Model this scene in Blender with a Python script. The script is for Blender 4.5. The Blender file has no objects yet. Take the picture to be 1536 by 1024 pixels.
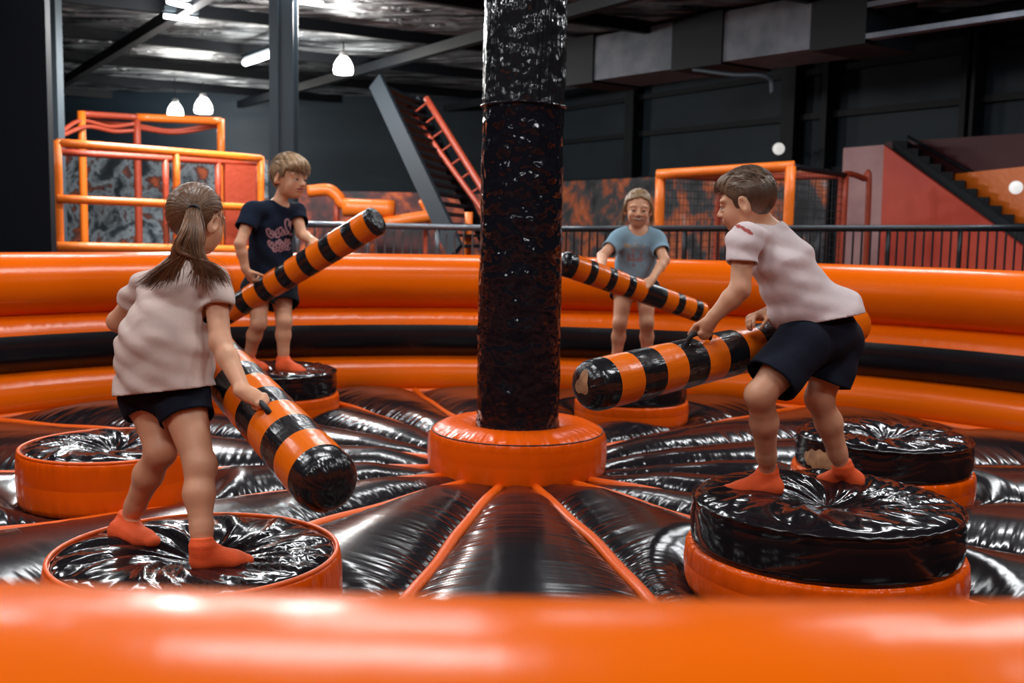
import bpy, math, random
import numpy as np
from mathutils import Vector, Matrix
random.seed(7); rng = np.random.default_rng(7)
SC = bpy.context.scene; COL = SC.collection
# ------------------------------------------------------------------ camera frame (photo read as 1536 x 1024)
FPX = 1600.0; CAM = np.array([0., 0., 1.70]); M = 0.25            # M: height of the mat above the hall floor
_p = math.atan(172/FPX); _r = math.radians(1.05)
cF = np.array([0, math.cos(_p), -math.sin(_p)]); _u = np.array([0, math.sin(_p), math.cos(_p)]); _x = np.array([1., 0, 0])
cR = math.cos(_r)*_x+math.sin(_r)*_u; cU = -math.sin(_r)*_x+math.cos(_r)*_u
def P(u, v, d): return CAM+cF*d+cR*((u-768)/FPX*d)-cU*((v-512)/FPX*d)
def G(u, v, z):
    q = cF+cR*((u-768)/FPX)-cU*((v-512)/FPX); return CAM+q*((z-CAM[2])/q[2])
def depth(p): return float((np.asarray(p)-CAM)@cF)
def V(*a): return np.array(a, float)
def nrm(a): a = np.asarray(a, float); return a/max(np.linalg.norm(a), 1e-9)
def orth(a, ax): a = np.asarray(a, float); return nrm(a-ax*(a@ax))
# ------------------------------------------------------------------ objects
def tag(o, label=None, cat=None, group=None, kind=None):
    for k, v in (('label', label), ('category', cat), ('group', group), ('kind', kind)):
        if v: o[k] = v
    return o
def thing(name, label, cat, loc, group=None, kind=None):
    o = bpy.data.objects.new(name, None); COL.objects.link(o); o.empty_display_size = .1
    o.matrix_world = Matrix.Translation(Vector([float(c) for c in loc])); return tag(o, label, cat, group, kind)
def obj(name, me, mats, parent=None, label=None):
    o = bpy.data.objects.new(name, me); COL.objects.link(o)
    for m in (mats if isinstance(mats, (list, tuple)) else [mats]): me.materials.append(m)
    if parent is not None:
        o.parent = parent; q = parent; Mx = Matrix.Identity(4)
        chain = []
        while q is not None: chain.append(q); q = q.parent
        root = chain[-1]; o.matrix_parent_inverse = root.matrix_basis.inverted() if len(chain) == 1 else Matrix.Identity(4)
    if label: o['label'] = label
    return o
class MB:
    def __init__(s): s.v = []; s.f = []; s.m = []; s.uv = []; s.pk = []; s.col = []; s.n = 0
    def add(s, v, f, m=0, uv=None, pk=None, col=None):
        v = np.asarray(v, float); k = len(v); s.v.append(v)
        s.f += [tuple(int(i)+s.n for i in q) for q in f]
        s.m += ([m]*len(f) if np.isscalar(m) else list(m))
        s.uv.append(np.zeros((k, 2)) if uv is None else np.asarray(uv, float))
        s.pk.append(np.zeros(k) if pk is None else np.asarray(pk, float)*np.ones(k))
        s.col.append(np.ones((k, 3)) if col is None else np.asarray(col, float)*np.ones((k, 3)))
        s.n += k; return s
    def box(s, c, ax, ay, az):                                     # half axes
        c, ax, ay, az = [np.asarray(q, float) for q in (c, ax, ay, az)]
        v = [c+i*ax+j*ay+k*az for k in (-1, 1) for j in (-1, 1) for i in (-1, 1)]
        if np.dot(np.cross(ax, ay), az) < 0: v = [c+i*ax-j*ay+k*az for k in (-1, 1) for j in (-1, 1) for i in (-1, 1)]
        return s.add(v, [(0, 2, 3, 1), (4, 5, 7, 6), (0, 1, 5, 4), (2, 6, 7, 3), (0, 4, 6, 2), (1, 3, 7, 5)])
    def tube(s, pts, r, n=10, cap=True, col=None, flat=None, closed=False):
        pts = np.asarray(pts, float); k = len(pts); r = np.ones(k)*r
        if closed: tg = np.roll(pts, -1, 0)-np.roll(pts, 1, 0)
        else: tg = np.gradient(pts, axis=0)
        tg /= np.maximum(np.linalg.norm(tg, axis=1, keepdims=True), 1e-9)
        a = V(0, 0, 1) if abs(tg[0][2]) < .9 else V(1, 0, 0)
        e = orth(a, tg[0]); vs = []; uv = []; L = 0
        for i in range(k):
            e = orth(e, tg[i]); b = np.cross(tg[i], e)
            if i: L += np.linalg.norm(pts[i]-pts[i-1])
            for j in range(n):
                t = 2*math.pi*j/n; q = e*math.cos(t)+b*math.sin(t)
                if flat is not None: q = q-flat[0]*(q@flat[0])*(1-flat[1])
                vs.append(pts[i]+q*r[i]); uv.append((L, j/n))
        f = [(i*n+j, i*n+(j+1) % n, (i+1)*n+(j+1) % n, (i+1)*n+j) for i in range(k-1) for j in range(n)]
        if closed: f += [((k-1)*n+j, (k-1)*n+(j+1) % n, (j+1) % n, j) for j in range(n)]
        elif cap: f += [tuple(range(n))[::-1], tuple(range((k-1)*n, k*n))]
        return s.add(vs, f, uv=uv, col=col)
    def lathe(s, c, prof, n=72, ax=V(0, 0, 1), e=None, m=0, pk=None, wob=None, close=False):   # prof: (r, h) from the start upwards
        c = np.asarray(c, float); ax = nrm(ax)
        e = orth(V(1, 0, 0) if e is None else e, ax) if abs(ax[0]) < .95 or e is not None else orth(V(0, 1, 0), ax)
        b = np.cross(ax, e); prof = np.asarray(prof, float); k = len(prof)
        L = np.concatenate([[0], np.cumsum(np.linalg.norm(np.diff(prof, axis=0), axis=1))])
        t = 2*np.pi*np.arange(n+1)/n; vs = np.zeros((k, n+1, 3)); uv = np.zeros((k, n+1, 2)); R0 = prof[:, 0].max()
        for i in range(k):
            rr = np.full(n+1, prof[i, 0]); hh = np.full(n+1, prof[i, 1])
            if wob is not None: dr, dh = wob(t, i/(k-1), prof[i]); rr = rr+dr; hh = hh+dh
            vs[i] = c+np.cos(t)[:, None]*rr[:, None]*e+np.sin(t)[:, None]*rr[:, None]*b+hh[:, None]*ax
            uv[i, :, 0] = t*R0; uv[i, :, 1] = L[i]
        f = [(i*(n+1)+j, i*(n+1)+j+1, (i+1)*(n+1)+j+1, (i+1)*(n+1)+j) for i in range(k-1) for j in range(n)]
        mm = m if np.isscalar(m) else [m[i] for i in range(k-1) for j in range(n)]
        p = None if pk is None else np.repeat(np.asarray(pk, float), n+1)
        return s.add(vs.reshape(-1, 3), f, mm, uv.reshape(-1, 2), p)
    def mesh(s, name, smooth=True):
        me = bpy.data.meshes.new(name); v = np.concatenate(s.v)
        me.from_pydata(v.tolist(), [], s.f); me.update()
        uv = np.concatenate(s.uv); li = np.zeros(len(me.loops), int); me.loops.foreach_get('vertex_index', li)
        l = me.uv_layers.new(name='UVMap'); l.data.foreach_set('uv', uv[li].astype(np.float32).ravel())
        a = me.attributes.new('pucker', 'FLOAT', 'POINT'); a.data.foreach_set('value', np.concatenate(s.pk).astype(np.float32))
        c = me.color_attributes.new('Col', 'FLOAT_COLOR', 'POINT')
        cc = np.concatenate(s.col); c.data.foreach_set('color', np.c_[cc, np.ones(len(cc))].astype(np.float32).ravel())
        me.polygons.foreach_set('material_index', np.array(s.m, np.int32))
        me.polygons.foreach_set('use_smooth', np.full(len(me.polygons), smooth)); return me
def sharp(me, ang=40):
    me.set_sharp_from_angle(angle=math.radians(ang)); return me
def bez(p, n):                                                     # Catmull-Rom through points
    p = np.asarray(p, float); q = np.vstack([2*p[0]-p[1], p, 2*p[-1]-p[-2]]); out = []
    k = len(p)-1
    for t in np.linspace(0, k, n):
        i = min(int(t), k-1); s = t-i; a, b, c, d = q[i:i+4]
        out.append(.5*((2*b)+(c-a)*s+(2*a-5*b+4*c-d)*s*s+(3*b-a-3*c+d)*s**3))
    return np.array(out)
# ------------------------------------------------------------------ materials
def new_mat(name):
    m = bpy.data.materials.new(name); m.use_nodes = True; nt = m.node_tree
    return m, nt, nt.nodes['Principled BSDF']
def nd(nt, t, **kw):
    n = nt.nodes.new(t)
    for k, v in kw.items():
        if k.startswith('i_'): n.inputs[k[2:].replace('_', ' ')].default_value = v
        else: setattr(n, k, v)
    return n
def mth(nt, op, a, b, c=None):
    n = nd(nt, 'ShaderNodeMath', operation=op)
    for i, x in enumerate((a, b, c)):
        if x is None: continue
        if isinstance(x, (int, float)): n.inputs[i].default_value = x
        else: nt.links.new(x, n.inputs[i])
    return n.outputs[0]
def vinyl(name, col, rough, uvs=(30, 4), pk=1.0, iso=.25, iscale=5., dist=.02, strength=1., spec=.5, col2=None, coat=0., d1=3., d2=2.5):
    m, nt, b = new_mat(name); L = nt.links.new
    b.inputs['Base Color'].default_value = (*col, 1); b.inputs['Roughness'].default_value = rough
    b.inputs['Specular IOR Level'].default_value = spec; b.inputs['Coat Weight'].default_value = coat; b.inputs['Coat Roughness'].default_value = .08
    uv = nd(nt, 'ShaderNodeUVMap', uv_map='UVMap'); mp = nd(nt, 'ShaderNodeMapping'); mp.inputs['Scale'].default_value = (*uvs, 1)
    L(uv.outputs[0], mp.inputs[0]); n1 = nd(nt, 'ShaderNodeTexNoise', i_Scale=1., i_Detail=d1, i_Roughness=.5); L(mp.outputs[0], n1.inputs['Vector'])
    at = nd(nt, 'ShaderNodeAttribute', attribute_name='pucker')
    tc = nd(nt, 'ShaderNodeTexCoord'); n2 = nd(nt, 'ShaderNodeTexNoise', i_Scale=iscale, i_Detail=d2); L(tc.outputs['Object'], n2.inputs['Vector'])
    h = mth(nt, 'MULTIPLY', mth(nt, 'MULTIPLY', n1.outputs['Fac'], at.outputs['Fac']), pk)
    h = mth(nt, 'MULTIPLY_ADD', n2.outputs['Fac'], iso, h)
    bp = nd(nt, 'ShaderNodeBump', i_Strength=strength, i_Distance=dist); L(h, bp.inputs['Height']); L(bp.outputs[0], b.inputs['Normal'])
    L(bp.outputs[0], b.inputs['Coat Normal'])
    rr = mth(nt, 'MULTIPLY_ADD', n2.outputs['Fac'], .12, rough-.05); L(rr, b.inputs['Roughness'])
    if col2:
        mx = nd(nt, 'ShaderNodeMix', data_type='RGBA'); mx.inputs['A'].default_value = (*col, 1); mx.inputs['B'].default_value = (*col2, 1)
        L(n2.outputs['Fac'], mx.inputs['Factor']); L(mx.outputs['Result'], b.inputs['Base Color'])
    return m
def plain(name, col, rough=.5, metal=0., bump=0., bscale=20., col2=None, nscale=4., stretch=(1, 1, 1), spec=.5):
    m, nt, b = new_mat(name); L = nt.links.new
    b.inputs['Base Color'].default_value = (*col, 1); b.inputs['Roughness'].default_value = rough; b.inputs['Metallic'].default_value = metal
    b.inputs['Specular IOR Level'].default_value = spec
    tc = nd(nt, 'ShaderNodeTexCoord'); mp = nd(nt, 'ShaderNodeMapping'); mp.inputs['Scale'].default_value = stretch; L(tc.outputs['Object'], mp.inputs[0])
    if bump:
        n = nd(nt, 'ShaderNodeTexNoise', i_Scale=bscale, i_Detail=3.); L(mp.outputs[0], n.inputs['Vector'])
        bp = nd(nt, 'ShaderNodeBump', i_Distance=bump); L(n.outputs['Fac'], bp.inputs['Height']); L(bp.outputs[0], b.inputs['Normal'])
    if col2:
        n = nd(nt, 'ShaderNodeTexNoise', i_Scale=nscale, i_Detail=4.); L(mp.outputs[0], n.inputs['Vector'])
        r = nd(nt, 'ShaderNodeValToRGB'); r.color_ramp.elements[0].position = .35; r.color_ramp.elements[1].position = .65
        r.color_ramp.elements[0].color = (*col, 1); r.color_ramp.elements[1].color = (*col2, 1)
        L(n.outputs['Fac'], r.inputs[0]); L(r.outputs[0], b.inputs['Base Color'])
    return m
def vcol(name, rough, bump=0., bscale=60., sss=0., spec=.4, stretch=(1, 1, 1), sheen=0.):
    m, nt, b = new_mat(name); L = nt.links.new
    at = nd(nt, 'ShaderNodeAttribute', attribute_name='Col'); L(at.outputs['Color'], b.inputs['Base Color'])
    b.inputs['Roughness'].default_value = rough; b.inputs['Specular IOR Level'].default_value = spec; b.inputs['Sheen Weight'].default_value = sheen
    if sss: b.inputs['Subsurface Weight'].default_value = sss; b.inputs['Subsurface Radius'].default_value = (.012, .005, .003); b.inputs['Subsurface Scale'].default_value = .6
    if bump:
        tc = nd(nt, 'ShaderNodeTexCoord'); mp = nd(nt, 'ShaderNodeMapping'); mp.inputs['Scale'].default_value = stretch; L(tc.outputs['Object'], mp.inputs[0])
        n = nd(nt, 'ShaderNodeTexNoise', i_Scale=bscale, i_Detail=3.); L(mp.outputs[0], n.inputs['Vector'])
        bp = nd(nt, 'ShaderNodeBump', i_Distance=bump); L(n.outputs['Fac'], bp.inputs['Height']); L(bp.outputs[0], b.inputs['Normal'])
    return m
def emit(name, col, st):
    m, nt, b = new_mat(name); b.inputs['Base Color'].default_value = (.8, .8, .8, 1)
    b.inputs['Emission Color'].default_value = (*col, 1); b.inputs['Emission Strength'].default_value = st; return m
OR = (.88, .138, .001); ORR = (.84, .104, .001)  # ORR, for pads and base ring: redder, with dimmer bounced light in the colour
m_wall = vinyl('orange_vinyl_wall', OR, .21, (14, 3), .8, .3, 2., .02, spec=.26)
m_wblk = vinyl('black_vinyl_wall', (.008, .008, .011), .26, (14, 3), .8, .3, 2., .02, spec=.4)
m_ora = vinyl('orange_vinyl', ORR, .24, (17, 3.5), 1.2, .25, 6., .022, spec=.24, d1=1.5)
m_seam = vinyl('orange_piping', (.86, .115, .002), .38, (40, 4), 0., .5, 30., .008)
m_mat = vinyl('black_vinyl_mat', (.010, .009, .011), .16, (17, 1.3), 1.1, .30, 2.6, .03, spec=.5, d1=1.5, d2=1.)
m_ped = vinyl('black_vinyl_pad', (.009, .008, .010), .10, (8, .9), .6, .22, 3.5, .03, spec=.45, d1=1., d2=1.)
m_post = vinyl('black_vinyl_post', (.007, .007, .010), .09, (6, 10), .5, .8, 13., .03, spec=.25, d1=1.2, d2=1.3)
m_bor = vinyl('orange_vinyl_baton', (.82, .155, .004), .22, (30, 6), .6, .2, 16., .008)
m_bbl = vinyl('black_vinyl_baton', (.010, .010, .012), .2, (30, 6), 1., .3, 16., .01, spec=.6)
m_skin = vcol('skin', .46, .00025, 300, .25)
m_cloth = vcol('jersey_cloth', .88, .004, 22, stretch=(1, 1, .6), spec=.2)
m_sock = vcol('knit_sock', .8, .0016, 220)
m_hair = vcol('hair', .42, spec=.5)
m_eye = vcol('eye', .12)
m_navy = plain('navy_paint', (.0025, .005, .010), .6, spec=.25)
m_steel = plain('grey_teal_paint', (.032, .050, .064), .5)
m_dwall = plain('dark_panel_wall', (.0055, .0135, .022), .6, 0, .05, .9, (.012, .025, .037), .8, (.4, 1, 1.6), spec=.3)
m_girt = plain('black_steel', (.003, .005, .008), .6, spec=.25)
m_dsteel = plain('dark_grey_paint', (.007, .012, .017), .6, spec=.2)
m_duct = plain('duct_metal', (.07, .085, .11), .55, .2, .01, 2., (.14, .15, .18), 3.)
m_floor = plain('dark_carpet', (.02, .024, .03), .8)
m_opipe = plain('orange_padding', (.78, .16, .010), .4, 0, .006, 14.)
m_rpipe = plain('red_padding', (.34, .042, .014), .5, 0, .006, 14.)
m_red = plain('red_panel', (.48, .04, .018), .55, col2=(.58, .06, .025), nscale=1.5)
m_dred = plain('dark_red_wall', (.06, .006, .010), .6)
m_pink = plain('pale_pink_panel', (.50, .29, .28), .6, col2=(.42, .22, .22), nscale=3.)
m_net = plain('black_netting', (.012, .014, .018), .7)
m_rail = plain('rail_steel', (.16, .18, .20), .35, .7)
m_drail = plain('dark_rail_steel', (.03, .036, .043), .4, .5)
m_white = plain('white_enamel', (.7, .7, .7), .4)
m_black = plain('black_webbing', (.006, .006, .008), .6)
m_tan = plain('worn_tan_backing', (.55, .30, .14), .7, col2=(.25, .12, .06), nscale=14.)
m_lamp = emit('lamp_white', (1., .97, .90), 9.)
m_tubel = emit('tube_white', (.93, .98, 1.), 6.)
m_flood = emit('flood_white', (1., .98, .93), .55)
# ------------------------------------------------------------------ signed distance modelling for bodies, clothes and hair
class SDF:
    def __init__(s, lo, hi, h):
        s.lo = np.asarray(lo, np.float32); s.h = h; s.n = np.ceil((np.asarray(hi)-s.lo)/h).astype(int)+1
        s.d = np.full(s.n, .12, np.float32)
        s.ax = [(s.lo[i]+h*np.arange(s.n[i])).astype(np.float32) for i in range(3)]
    def like(s):
        q = object.__new__(SDF); q.lo, q.h, q.n, q.ax = s.lo, s.h, s.n, s.ax; q.d = np.full(s.n, .12, np.float32); return q
    def box(s, lo, hi):
        a = np.clip(np.floor((lo-s.lo)/s.h).astype(int), 0, s.n); b = np.clip(np.ceil((hi-s.lo)/s.h).astype(int)+1, 0, s.n)
        sl = tuple(slice(a[i], b[i]) for i in range(3))
        return sl, s.ax[0][sl[0]][:, None, None], s.ax[1][sl[1]][None, :, None], s.ax[2][sl[2]][None, None, :]
    def put(s, sl, q, k, op):
        if q.size == 0: return
        a = s.d[sl]
        if op == 'sub': q = -q
        h = np.maximum(k-np.abs(a-q), 0)/max(k, 1e-6)
        if op == 'add': s.d[sl] = np.minimum(a, q)-h*h*k*.25
        else: s.d[sl] = np.maximum(a, q)+h*h*k*.25
    def cone(s, a, b, ra, rb, side=None, k=.015, op='add', cap=1., cut=None):
        a = np.asarray(a, np.float32); b = np.asarray(b, np.float32)
        ra = (ra, ra) if np.isscalar(ra) else ra; rb = (rb, rb) if np.isscalar(rb) else rb
        L = float(np.linalg.norm(b-a)); ax = nrm(b-a)
        sd = orth(V(1, 0, 0) if abs(ax[0]) < .8 else V(0, 1, 0), ax) if side is None else orth(side, ax); dp = np.cross(ax, sd)
        R = max(*ra, *rb)*max(1, cap)+k+3*s.h
        sl, X, Y, Z = s.box(np.minimum(a, b)-R, np.maximum(a, b)+R)
        X = X-a[0]; Y = Y-a[1]; Z = Z-a[2]
        t = X*ax[0]+Y*ax[1]+Z*ax[2]; u = np.clip(t/L, 0, 1); ov = t-u*L
        w = ra[0]+(rb[0]-ra[0])*u; q = ra[1]+(rb[1]-ra[1])*u; m = (w+q)*.5*cap
        xs = (X*sd[0]+Y*sd[1]+Z*sd[2])/w; ys = (X*dp[0]+Y*dp[1]+Z*dp[2])/q; zs = ov/m
        k0 = np.sqrt(xs*xs+ys*ys+zs*zs)+1e-5; k1 = np.sqrt((xs/w)**2+(ys/q)**2+(zs/m)**2)+1e-4
        dd = k0*(k0-1)/k1; dd = np.maximum(dd, -np.minimum(w, q))
        if cut is not None:
            c, n = cut; dd = np.maximum(dd, (X+a[0]-c[0])*n[0]+(Y+a[1]-c[1])*n[1]+(Z+a[2]-c[2])*n[2])
        s.put(sl, dd.astype(np.float32), k, op)
    def ell(s, c, R, r, k=.015, op='add'):
        c = np.asarray(c, np.float32); m = max(r)+k+3*s.h
        sl, X, Y, Z = s.box(c-m, c+m); X = X-c[0]; Y = Y-c[1]; Z = Z-c[2]
        q = [(X*R[0, i]+Y*R[1, i]+Z*R[2, i])/r[i] for i in range(3)]
        k0 = np.sqrt(q[0]**2+q[1]**2+q[2]**2)+1e-5; k1 = np.sqrt((q[0]/r[0])**2+(q[1]/r[1])**2+(q[2]/r[2])**2)+1e-4
        s.put(sl, np.maximum(k0*(k0-1)/k1, -min(r)).astype(np.float32), k, op)
    def plane(s, c, n, k=0.):                                      # keep the side n points away from
        q = (s.ax[0][:, None, None]-c[0])*n[0]+(s.ax[1][None, :, None]-c[1])*n[1]+(s.ax[2][None, None, :]-c[2])*n[2]
        s.put((slice(None),)*3, q.astype(np.float32), k, 'int')
    def pts(s):
        return np.broadcast_arrays(s.ax[0][:, None, None], s.ax[1][None, :, None], s.ax[2][None, None, :])
    def nets(s, relax=2):
        d = s.d; n = d.shape; ins = d < 0
        c = np.zeros((n[0]-1, n[1]-1, n[2]-1), np.uint8)
        for i in (0, 1):
            for j in (0, 1):
                for k in (0, 1): c += ins[i:n[0]-1+i, j:n[1]-1+j, k:n[2]-1+k]
        act = (c > 0) & (c < 8); I = np.argwhere(act); N = len(I)
        idx = np.full(c.shape, -1, np.int32); idx[act] = np.arange(N)
        cs = [(i, j, k) for i in (0, 1) for j in (0, 1) for k in (0, 1)]
        val = np.stack([d[I[:, 0]+a, I[:, 1]+b, I[:, 2]+e] for a, b, e in cs], 1)
        acc = np.zeros((N, 3)); cnt = np.zeros(N)
        for p in range(8):
            for q in range(p+1, 8):
                if sum(abs(cs[p][t]-cs[q][t]) for t in range(3)) != 1: continue
                a, b = val[:, p], val[:, q]; x = (a < 0) != (b < 0); t = np.where(x, a/np.where(x, a-b, 1), 0)
                pos = np.array(cs[p])+t[:, None]*(np.array(cs[q])-np.array(cs[p])); acc += pos*x[:, None]; cnt += x
        v = (acc/cnt[:, None]+I)*s.h+s.lo
        F = []
        for a in range(3):
            b, e = (a+1) % 3, (a+2) % 3
            sl0 = [slice(1, n[t]-1) for t in range(3)]; sl0[a] = slice(0, n[a]-1); sl1 = list(sl0); sl1[a] = slice(1, n[a])
            A = ins[tuple(sl0)]; B = ins[tuple(sl1)]; J = np.argwhere(A != B)
            if not len(J): continue
            fl = A[J[:, 0], J[:, 1], J[:, 2]]; J = J.copy()
            for t in range(3):
                if t != a: J[:, t] += 1
            def cell(db, de):
                K = J.copy(); K[:, b] += db; K[:, e] += de; return idx[K[:, 0], K[:, 1], K[:, 2]]
            q = np.stack([cell(-1, -1), cell(0, -1), cell(0, 0), cell(-1, 0)], 1); q[~fl] = q[~fl][:, ::-1]; F.append(q)
        F = np.concatenate(F); F = F[(F >= 0).all(1)]
        for _ in range(relax):
            ac = np.zeros_like(v); cn = np.zeros(N)
            for i in range(4):
                j = (i+1) % 4; np.add.at(ac, F[:, i], v[F[:, j]]); np.add.at(ac, F[:, j], v[F[:, i]]); np.add.at(cn, F[:, i], 1); np.add.at(cn, F[:, j], 1)
            v = v*.45+.55*ac/np.maximum(cn, 1)[:, None]
        return v, F
def vmesh(name, v, F, col):
    me = bpy.data.meshes.new(name); N = len(v); K = len(F)
    me.vertices.add(N); me.vertices.foreach_set('co', v.astype(np.float32).ravel())
    me.loops.add(K*4); me.loops.foreach_set('vertex_index', F.astype(np.int32).ravel())
    me.polygons.add(K); me.polygons.foreach_set('loop_start', np.arange(0, K*4, 4, dtype=np.int32)); me.polygons.foreach_set('loop_total', np.full(K, 4, np.int32))
    me.update(calc_edges=True); me.validate()
    c = me.color_attributes.new('Col', 'FLOAT_COLOR', 'POINT'); cc = np.ones((N, 4), np.float32); cc[:, :3] = col; c.data.foreach_set('color', cc.ravel())
    me.polygons.foreach_set('use_smooth', np.full(len(me.polygons), True)); return me
def vnoise(p, f, seed=0):                                          # cheap smooth noise from sines, about -1..1
    r = np.random.default_rng(seed); o = 0
    for i in range(5):
        k = r.normal(size=3); k = k/np.linalg.norm(k)*f*(.7+.25*i); o = o+np.sin(p[..., 0]*k[0]+p[..., 1]*k[1]+p[..., 2]*k[2]+r.uniform(0, 6.28))
    return o/2.6
#PART2
# ------------------------------------------------------------------ inflatable arena: wall ring, mat, pads, post
def padpos(u, v, h, rpx):
    c = G(u, v, M+h); return c, rpx*depth(c)/FPX
PADS = [padpos(*q) for q in ((295, 828, .30, 214), (1238, 752, .36, 198), (168, 668, .27, 132), (412, 556, .33, 92), (948, 566, .33, 82), (1325, 654, .33, 127))]
RC = V(0, 5.09, 0); RA, RB = 4.62, 4.17
def ring_part(name, mat, parent, oc, zc, rw, rh, a0, a1, n=300, k=18, label=None, pkf=lambda q: .12):
    mb = MB(); th = 2*np.pi*np.arange(n+1)/n; ph = np.radians(np.linspace(a0, a1, k)); vs = []; uv = []; pk = []
    for q in ph:
        o = oc+rw*np.cos(q); z = M+zc+rh*np.sin(q)
        vs.append(np.c_[(RA+o)*np.cos(th), RC[1]+(RB+o)*np.sin(th), np.full(n+1, z)]); uv.append(np.c_[th*4.6, np.full(n+1, q*rh)])
        pk.append(np.full(n+1, pkf(q)))
    f = [(i*(n+1)+j, i*(n+1)+j+1, (i+1)*(n+1)+j+1, (i+1)*(n+1)+j) for i in range(k-1) for j in range(n)]
    mb.add(np.concatenate(vs), f, uv=np.concatenate(uv), pk=np.concatenate(pk)); return obj(name, mb.mesh(name), mat, parent, label)
aw = thing('inflatable_wall', 'orange inflatable ring wall with a black stripe around the whole arena', 'inflatable wall', (RC[0], RC[1]+RB+.25, 0))
ring_part('top_tube', m_wall, aw, .25, .955, .255, .24, 0, 360, k=36)
ring_part('middle_tube', m_wall, aw, .26, .515, .25, .235, 30, 161, k=14, pkf=lambda q: .9*math.exp(-((math.degrees(q)-118)/25)**2))
ring_part('black_stripe', m_wblk, aw, .26, .515, .25, .235, 161, 290, k=14, label='black stripe around the wall')
ring_part('bottom_tube', m_wall, aw, .25, .12, .25, .205, 60, 270, k=18, pkf=lambda q: .8*math.exp(-((math.degrees(q)-112)/22)**2))
ring_part('outer_skirt', m_wall, aw, .30, .10, .20, .36, -90, 90, k=10)

CB = G(775, 703, M); CB[2] = M
def r_end(a, ins=.0):                                              # from the post to the wall foot along angle a
    c, s = math.cos(a), math.sin(a); px, py = CB[0]-RC[0], CB[1]-RC[1]; A, B = RA-ins, RB-ins
    qa = c*c/A**2+s*s/B**2; qb = 2*(px*c/A**2+py*s/B**2); qc = px*px/A**2+py*py/B**2-1
    return (-qb+math.sqrt(qb*qb-4*qa*qc))/(2*qa)
SEAMS = [-77.4, -100.6, -125, -147, -171, -197, -217, -236, -253, -272, -293, -315, -336, -357, -375, -397, -413]
NOPIPE = {6, 9, 10, 12, 13, 14}
mat = thing('inflatable_mat', 'glossy black inflatable floor of wedge panels divided by orange piping', 'mat', (CB[0], CB[1], M))
mbk = MB(); th = 2*np.pi*np.arange(97)/96
vs = np.concatenate([np.c_[CB[0]+.45*np.cos(th), CB[1]+.45*np.sin(th), np.full(97, M-.03)], np.c_[(RA+.1)*np.cos(th), RC[1]+(RB+.1)*np.sin(th), np.full(97, M-.03)],
                     np.c_[(RA+.1)*np.cos(th), RC[1]+(RB+.1)*np.sin(th), np.full(97, .005)]])
mbk.add(vs, [(r*97+j, r*97+j+1, (r+1)*97+j+1, (r+1)*97+j) for r in (0, 1) for j in range(96)]); obj('mat_base', mbk.mesh('mat_base'), m_mat, mat)
for i, a in enumerate(SEAMS):
    b = SEAMS[i+1] if i+1 < len(SEAMS) else SEAMS[0]-360
    nu, nv = 33, 90; vs = []; uv = []; pk = []; a0, b0 = math.radians(a), math.radians(b); rs = random.uniform(0, 9)
    for u in np.linspace(0, 1, nu):
        an = a0+(b0-a0)*u; re = r_end(an, -.04); t = 2*u-1
        for w in np.linspace(0, 1, nv):
            rr = .47+(re-.47)*w; wid = abs(b0-a0)*rr
            hb = min(.125, .33*wid)*(1-.25*abs(w-.55)); end = min(1, (w/.12+.25), ((1-w)/.10))**.5 if w < 1 else 0
            h = hb*max(0, 1-abs(t)**2.3)**.62*end
            e = abs(t)**3.2
            h += .006*math.sin(rr*38+3*math.sin(rr*7+rs)+t*2)*e*(1-abs(t)**8)+.009*math.sin(rr*4.1+rs)*math.sin(3.1*u+rs)*(1-t*t)
            qx, qy = CB[0]+rr*math.cos(an), CB[1]+rr*math.sin(an)
            for (pp, pr) in PADS: h *= min(1., max(.02, (math.hypot(qx-pp[0], qy-pp[1])-pr*1.05)/.16))**.6 if math.hypot(qx-pp[0], qy-pp[1]) < pr*1.05+.16 else 1.
            vs.append((CB[0]+rr*math.cos(an), CB[1]+rr*math.sin(an), M-.015+h)); uv.append((rr, u*wid)); pk.append(.04+.96*e)
    mb = MB(); f = [(p*nv+q, p*nv+q+1, (p+1)*nv+q+1, (p+1)*nv+q) for p in range(nu-1) for q in range(nv-1)]
    if b0 < a0: f = [q[::-1] for q in f]
    mb.add(vs, f, uv=uv, pk=pk); obj('panel', mb.mesh('panel'), m_mat, mat)
    if i in NOPIPE: continue
    re = r_end(a0, .0); q = np.linspace(.5, re, 60); mb = MB(); per = V(-math.sin(a0), math.cos(a0), 0)
    wv = .012*np.sin(q*3+rs)
    pts = np.c_[CB[0]+q*math.cos(a0)+per[0]*wv, CB[1]+q*math.sin(a0)+per[1]*wv, M+.020+.004*np.sin(q*9)]
    mb.tube(pts, .028, 10, flat=(V(0, 0, 1), .8)); obj('piping', mb.mesh('piping'), m_seam, mat, 'orange piping strip between two black panels')
mb = MB(); mb.tube(np.c_[(RA-.02)*np.cos(th[:-1]), RC[1]+(RB-.02)*np.sin(th[:-1]), np.full(96, M+.01)], .03, 8, closed=True)
obj('edge_piping', mb.mesh('edge_piping'), m_seam, mat, 'orange piping along the foot of the wall')

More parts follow.
